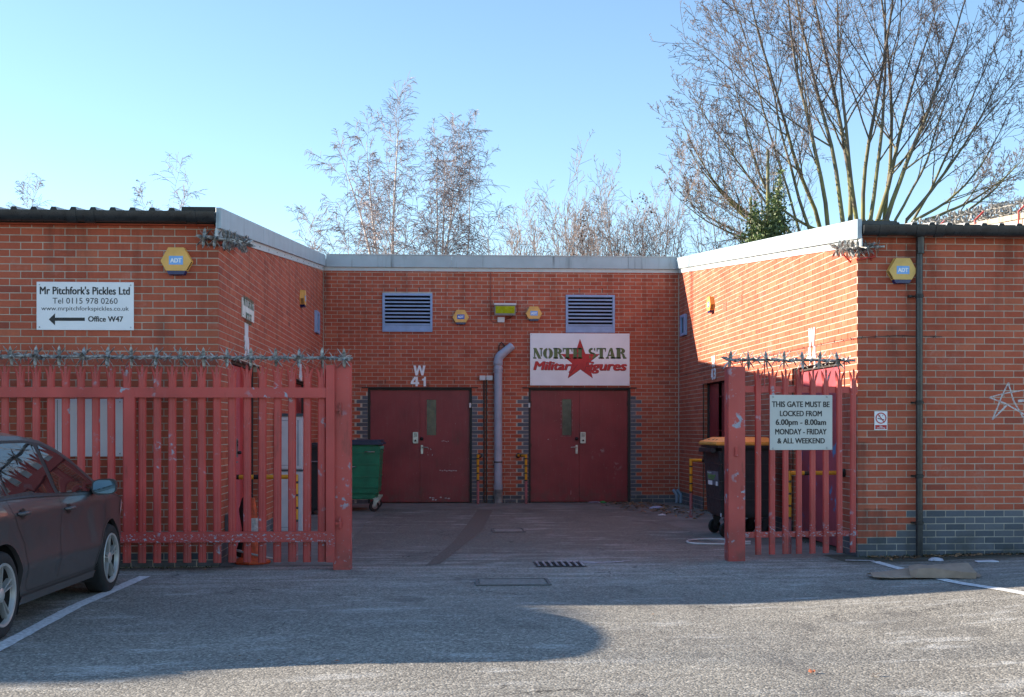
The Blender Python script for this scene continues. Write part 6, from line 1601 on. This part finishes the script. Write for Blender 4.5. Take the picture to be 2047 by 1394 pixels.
# ================================================================= TREES
class Tree:
    def __init__(s, seed): s.r = random.Random(seed); s.lv = {}
    def poly(s, level, pts, rs, seg): s.lv.setdefault(level, MB()).tube(pts, rs, seg, cap=False)
    def grow(s, p, d, ln, r0, level, P):
        """P: per-level settings: n children, segs, wander, up, spread, ratio, taper"""
        q = P[level]; n = q['seg']; pts = [p.copy()]; rs = [r0]; d = d.normalized(); step = ln/n
        for i in range(n):
            d = (d+Vector((s.r.gauss(0, 1), s.r.gauss(0, 1), s.r.gauss(0, 1)))*q['wander']+Vector((0, 0, q['up']))*(1 if not q.get('droop') else (1-2.2*(i/n)))).normalized()
            pts.append(pts[-1]+d*step); rs.append(max(r0*(1-(i+1)/n*(1-q['taper'])), P['rmin']))
        s.poly(level, pts, rs, q['sides'])
        if level+1 not in P: return
        c = P[level+1]; k = q['kids']
        for j in range(k):
            t = q['from']+(1-q['from'])*(j+s.r.random())/k
            i = min(int(t*n), n-1); f = t*n-i; b = pts[i].lerp(pts[i+1], f); dd = (pts[i+1]-pts[i]).normalized()
            side = dd.orthogonal().normalized(); side.rotate(Matrix.Rotation(s.r.uniform(0, 6.283), 3, dd))
            ang = R(s.r.uniform(*c['angle'])); nd = dd*math.cos(ang)+side*math.sin(ang)
            if c.get('out'): nd += Vector((dd.x, dd.y, 0))*c['out']
            rr = (rs[i]*(1-f)+rs[i+1]*f)*c['rr']
            s.grow(b, nd, ln*c['len']*s.r.uniform(.6, 1.2)*(1.15-.6*t), max(rr, P['rmin']), level+1, P)
    def build(s, root, names):
        for lv, mb in sorted(s.lv.items()):
            nm, mat = names[min(lv, len(names)-1)]
            mb.build(nm, mat, root, smooth=80 if lv < 2 else None, recalc=False, kind='stuff' if lv >= 1 else None)

def lv(seg, kids, frm, wander, up, taper, sides, angle=(20, 50), ln=.5, rr=.5, **k):
    return dict(seg=seg, kids=kids, wander=wander, up=up, taper=taper, sides=sides, angle=angle, len=ln, rr=rr, **{'from': frm}, **k)
# --- big many-stemmed tree, upper right
TY = 36.0
bigb = at_y(1690, 860, TY); bigb.z = 0
bt = thing('bare_tree', 'big many-stemmed bare tree with greenish bark rising above the right unit', 'tree', bigb)
T = Tree(5)
Pm = {'rmin': .0062, 0: lv(13, 11, .15, .045, .035, .14, 8), 1: lv(9, 7, .15, .07, .036, .22, 5, (20, 48), .46, .50),
      2: lv(7, 4, .15, .055, .035, .35, 4, (22, 52), .46, .5), 3: lv(4, 3, .2, .07, .03, .5, 3, (28, 60), .44, .6), 4: lv(2, 0, .2, .10, .02, .6, 3, (35, 75), .40, .8)}
# stems: (pixel at roof line, pixel near the top, height factor)
stems = [(1560, 480, 1335, 250), (1585, 475, 1420, 130), (1600, 470, 1480, -60), (1640, 460, 1560, -80), (1655, 455, 1610, -160), (1685, 445, 1660, -200), (1700, 440, 1705, -170),
         (1725, 440, 1742, -220), (1740, 440, 1790, -160), (1768, 440, 1850, -200), (1772, 440, 1890, -60), (1790, 440, 1960, 60), (1812, 440, 2040, 120), (1830, 440, 2075, 260), (1575, 478, 1365, 340), (1620, 465, 1500, 60), (1850, 440, 2065, 330), (1560, 482, 1340, 430), (1712, 440, 1650, -40), (1548, 486, 1345, 455), (1552, 484, 1360, 300), (1590, 478, 1400, 200), (1640, 462, 1440, 330), (1845, 450, 2060, 400), (1820, 450, 2000, 20),  (1755, 440, 1830, 40)]
rb = random.Random(11)
for (xa, ya, xb, yb) in stems:
    Y1 = TY+rb.uniform(-1.2, 1.2); A = at_y(xa, ya, TY+rb.uniform(-.5, .5)); B = at_y(xb, yb, Y1)
    b0 = bigb+Vector((rb.uniform(-.35, .35), rb.uniform(-.35, .35), 0)); b0.x += (A.x-bigb.x)*.35
    d0 = (A-b0); L1 = d0.length
    T.poly(0, [b0, b0.lerp(A, .5)+Vector((0, 0, .1)), A], [.13, .10, (.085 if abs(xa-xb) < 120 else .05)*rb.uniform(.75, 1.3)], 8)
    dirn = (B-A); ln = dirn.length
    st = T.r.uniform(.8, 1.1); flat = abs(dirn.x)/ln
    k0 = dict(Pm); k0[0] = dict(Pm[0]); k0[0]['up'] = .02+.055*flat; k0[0]['kids'] = 11 if flat < .6 else 9
    start = (dirn.normalized()+Vector((dirn.x/ln*.30, 0, -.16*flat))).normalized()
    T.grow(A, start, ln*1.05, (.078 if abs(xa-xb) < 120 else .05)*st, 0, k0)
T.build(bt, [('trunk', M_BARK), ('branches', M_BARK), ('twigs', M_TWIG), ('twigs', M_TWIG)])
# --- ivy-clad trunk left of it
ib = at_y(1535, 860, 34); ib.z = 0
it = thing('ivy_tree', 'thin tree smothered in dark ivy behind the sunlit fascia', 'tree', ib)
T = Tree(9); tops = [at_y(1500, 395, 34), at_y(1555, 375, 34.2), at_y(1528, 440, 33.8), at_y(1535, 300, 34)]
for tp in tops: T.poly(0, [ib, ib.lerp(tp, .5), tp], [.12, .09, .04], 7)
T.build(it, [('trunk', M_BARK)])
mb = MB(); ri = random.Random(3)
def ivy_leaf(c, s_):
    a = Vector((ri.gauss(0, 1), ri.gauss(0, 1), ri.gauss(0, 1))).normalized(); b = a.orthogonal().normalized()*s_; c2 = a.cross(b)
    mb.add([c-b, c+c2*.8, c+b, c-c2*.9], [(0, 1, 2, 3)])
for (px, py, w_, h_, n_) in ((1510, 480, 20, 60, 650), (1555, 470, 26, 70, 900), (1530, 500, 45, 50, 1300), (1555, 400, 14, 40, 260), (1548, 440, 18, 40, 420), (1508, 440, 12, 36, 220), (1525, 470, 30, 40, 700), (1490, 500, 14, 26, 180), (1560, 355, 7, 26, 70)):
    for i in range(int(n_*1.5)):
        a, b = ri.gauss(0, .5), ri.gauss(0, .5); p = at_y(px+a*w_, py+b*h_, 34+ri.gauss(0, .35)); ivy_leaf(p, ri.uniform(.022, .048))
mb.build('ivy', M_IVY, it, kind='stuff', recalc=False)
# --- birches
def birch(px, pytop, Y, seed, label, r0=.085, lean=0, kids=22, group='bare silver birches behind the rear unit', side=()):
    b = at_y(px, 860, Y); b.z = 0; top = at_y(px+lean, pytop, Y); t = thing('birch_tree', label, 'tree', b, group=group); T = Tree(seed)
    P = {'rmin': .0052, 0: lv(14, int(kids*1.25), .28, .022, .012, .12, 7), 1: lv(9, 7, .15, .045, .07, .22, 4, (20, 38), .30, .40, droop=True), 2: lv(8, 8, .12, .03, -.06, .5, 3, (25, 55), .46, .5), 3: lv(6, 0, .1, .02, -.13, .8, 3, (20, 60), .66, .8)}
    T.grow(b, top-b, (top-b).length, r0, 0, P)
    for (px2_, py2, fr) in side:
        A = b.lerp(top, fr); B = at_y(px2_, py2, Y+T.r.uniform(-.6, .6)); P2 = {k: (dict(v) if isinstance(v, dict) else v) for k, v in P.items()}; P2[0]['kids'] = kids*2//3; P2[0]['from'] = .12; P2[0]['up'] = .0
        T.grow(A, B-A, (B-A).length, r0*(1-fr)*.9, 0, P2)
    T.build(t, [('trunk', M_TWIGB), ('branches', M_TWIGB), ('twigs', M_TWIGP), ('twigs', M_TWIGP)])
birch(770, 250, 33, 21, 'tallest silver birch, left of centre above the rear unit', .095, 22, side=((705, 285, .42), (735, 300, .30)))
birch(868, 305, 33.5, 31, 'three-stemmed silver birch right of the tallest one', .075, -40, side=((905, 275, .25), (945, 300, .22), (880, 300, .30)))
birch(905, 330, 34, 41, 'slender drooping birch at the right of the birch clump', .055, 45, 16)
birch(700, 420, 34, 51, 'short birch scrub at the left foot of the tallest birch', .04, -18, 14)
birch(650, 462, 35, 61, 'lowest birch scrub just right of the left unit roof end', .032, -8, 12)
birch(332, 372, 38, 71, 'thin bare sapling above the left roof near its end', .035, -4, 8, side=((272, 372, .60),))
birch(80, 412, 40, 81, 'sparse sapling tips above the left roof at far left', .03, 0, 8, side=((42, 390, .7),))
# --- bare scrub behind the rear unit
def scrub(px, pytop, Y, seed, label, stems_=7, spread=40, leafy=0, r0=.03):
    b = at_y(px, 860, Y); b.z = 0; t = thing('bare_shrub', label, 'shrub', b, group='bare scrub behind the rear unit'); T = Tree(seed); hz = at_y(px, pytop, Y).z
    P = {'rmin': .0052, 0: lv(9, 9, .30, .04, .03, .2, 5), 1: lv(6, 6, .1, .06, .06, .4, 3, (16, 38), .36, .5), 2: lv(5, 4, .1, .08, .04, .6, 3, (20, 48), .46, .7), 3: lv(3, 0, .1, .10, .03, .8, 3, (25, 60), .5, .8)}
    for k in range(stems_):
        f = (k+.5)/stems_*2-1; tp = at_y(px+f*spread+T.r.uniform(-8, 8), pytop+abs(f)**1.6*45+T.r.uniform(0, 20), Y+T.r.uniform(-.8, .8))
        T.grow(b+Vector((f*spread*.006, 0, 0)), tp-b, (tp-b).length, r0*T.r.uniform(.8, 1.2), 0, P)
    T.build(t, [('trunk', M_SHRUB), ('branches', M_SHRUB), ('twigs', M_SHRUB)])
    if leafy:
        mb = MB()
        for k in range(leafy):
            p = at_y(px+T.r.gauss(0, spread*.45), pytop+40+abs(T.r.gauss(0, 45)), Y+T.r.uniform(-.5, .5)); s_ = T.r.uniform(.014, .028)
            a = Vector((T.r.gauss(0, 1), T.r.gauss(0, 1), T.r.gauss(0, 1))).normalized(); b_ = a.orthogonal()*s_; mb.add([p-b_, p+a.cross(b_), p+b_, p-a.cross(b_)], [(0, 1, 2, 3)])
        mb.build('leaves', plain('dry_brown_leaf', (.10, .055, .035), .9), t, kind='stuff', recalc=False)
scrub(1165, 385, 35, 101, 'slim bare sapling with a few clinging dry leaves over the star sign', 3, 16, 70, .035)
scrub(1285, 345, 35, 102, 'taller bare sapling with scattered dry leaves by the right verge', 3, 26, 45, .032)
scrub(1075, 452, 36, 103, 'rounded bare bush right of the birches', 9, 45)
scrub(1130, 445, 37, 104, 'dense bare bush behind the slim sapling', 9, 50)
scrub(1210, 455, 36, 105, 'bare bush between the two saplings', 9, 42)
scrub(1262, 465, 37, 106, 'low bare bush left of the taller sapling', 8, 40)
scrub(1325, 455, 36, 107, 'bare bush at the corner where the sunlit verge begins', 8, 38)
scrub(1020, 500, 36, 108, 'lowest bare bush just right of the birch clump', 5, 30)
scrub(1500, 330, 35, 109, 'bare shrub stems left of the ivy-clad trunk', 7, 60, 0, .03)
# --- bare trees standing off to the left: their branches dapple the sun on the yard wall and the car park
for (x, y, h_, sd_, lb) in ((-26, 30.2, 15, 201, 'bare tree beyond the added block on the left, outside the photo'), (-41, 17.0, 17, 202, 'bare tree far off to the left, outside the photo')):
    b = Vector((x, y, 0)); t = thing('bare_tree', lb, 'tree', b); T = Tree(sd_)
    P = {'rmin': .015, 0: lv(12, 9, .45, .03, .02, .2, 8), 1: lv(8, 4, .2, .08, .05, .3, 5, (25, 50), .36, .4), 2: lv(5, 0, .15, .12, .03, .4, 4, (25, 55), .45, .5)}
    T.grow(b, Vector((.02, .03, 1)), h_, .22, 0, P); T.build(t, [('trunk', M_BARK), ('branches', M_BARK), ('twigs', M_TWIG)])
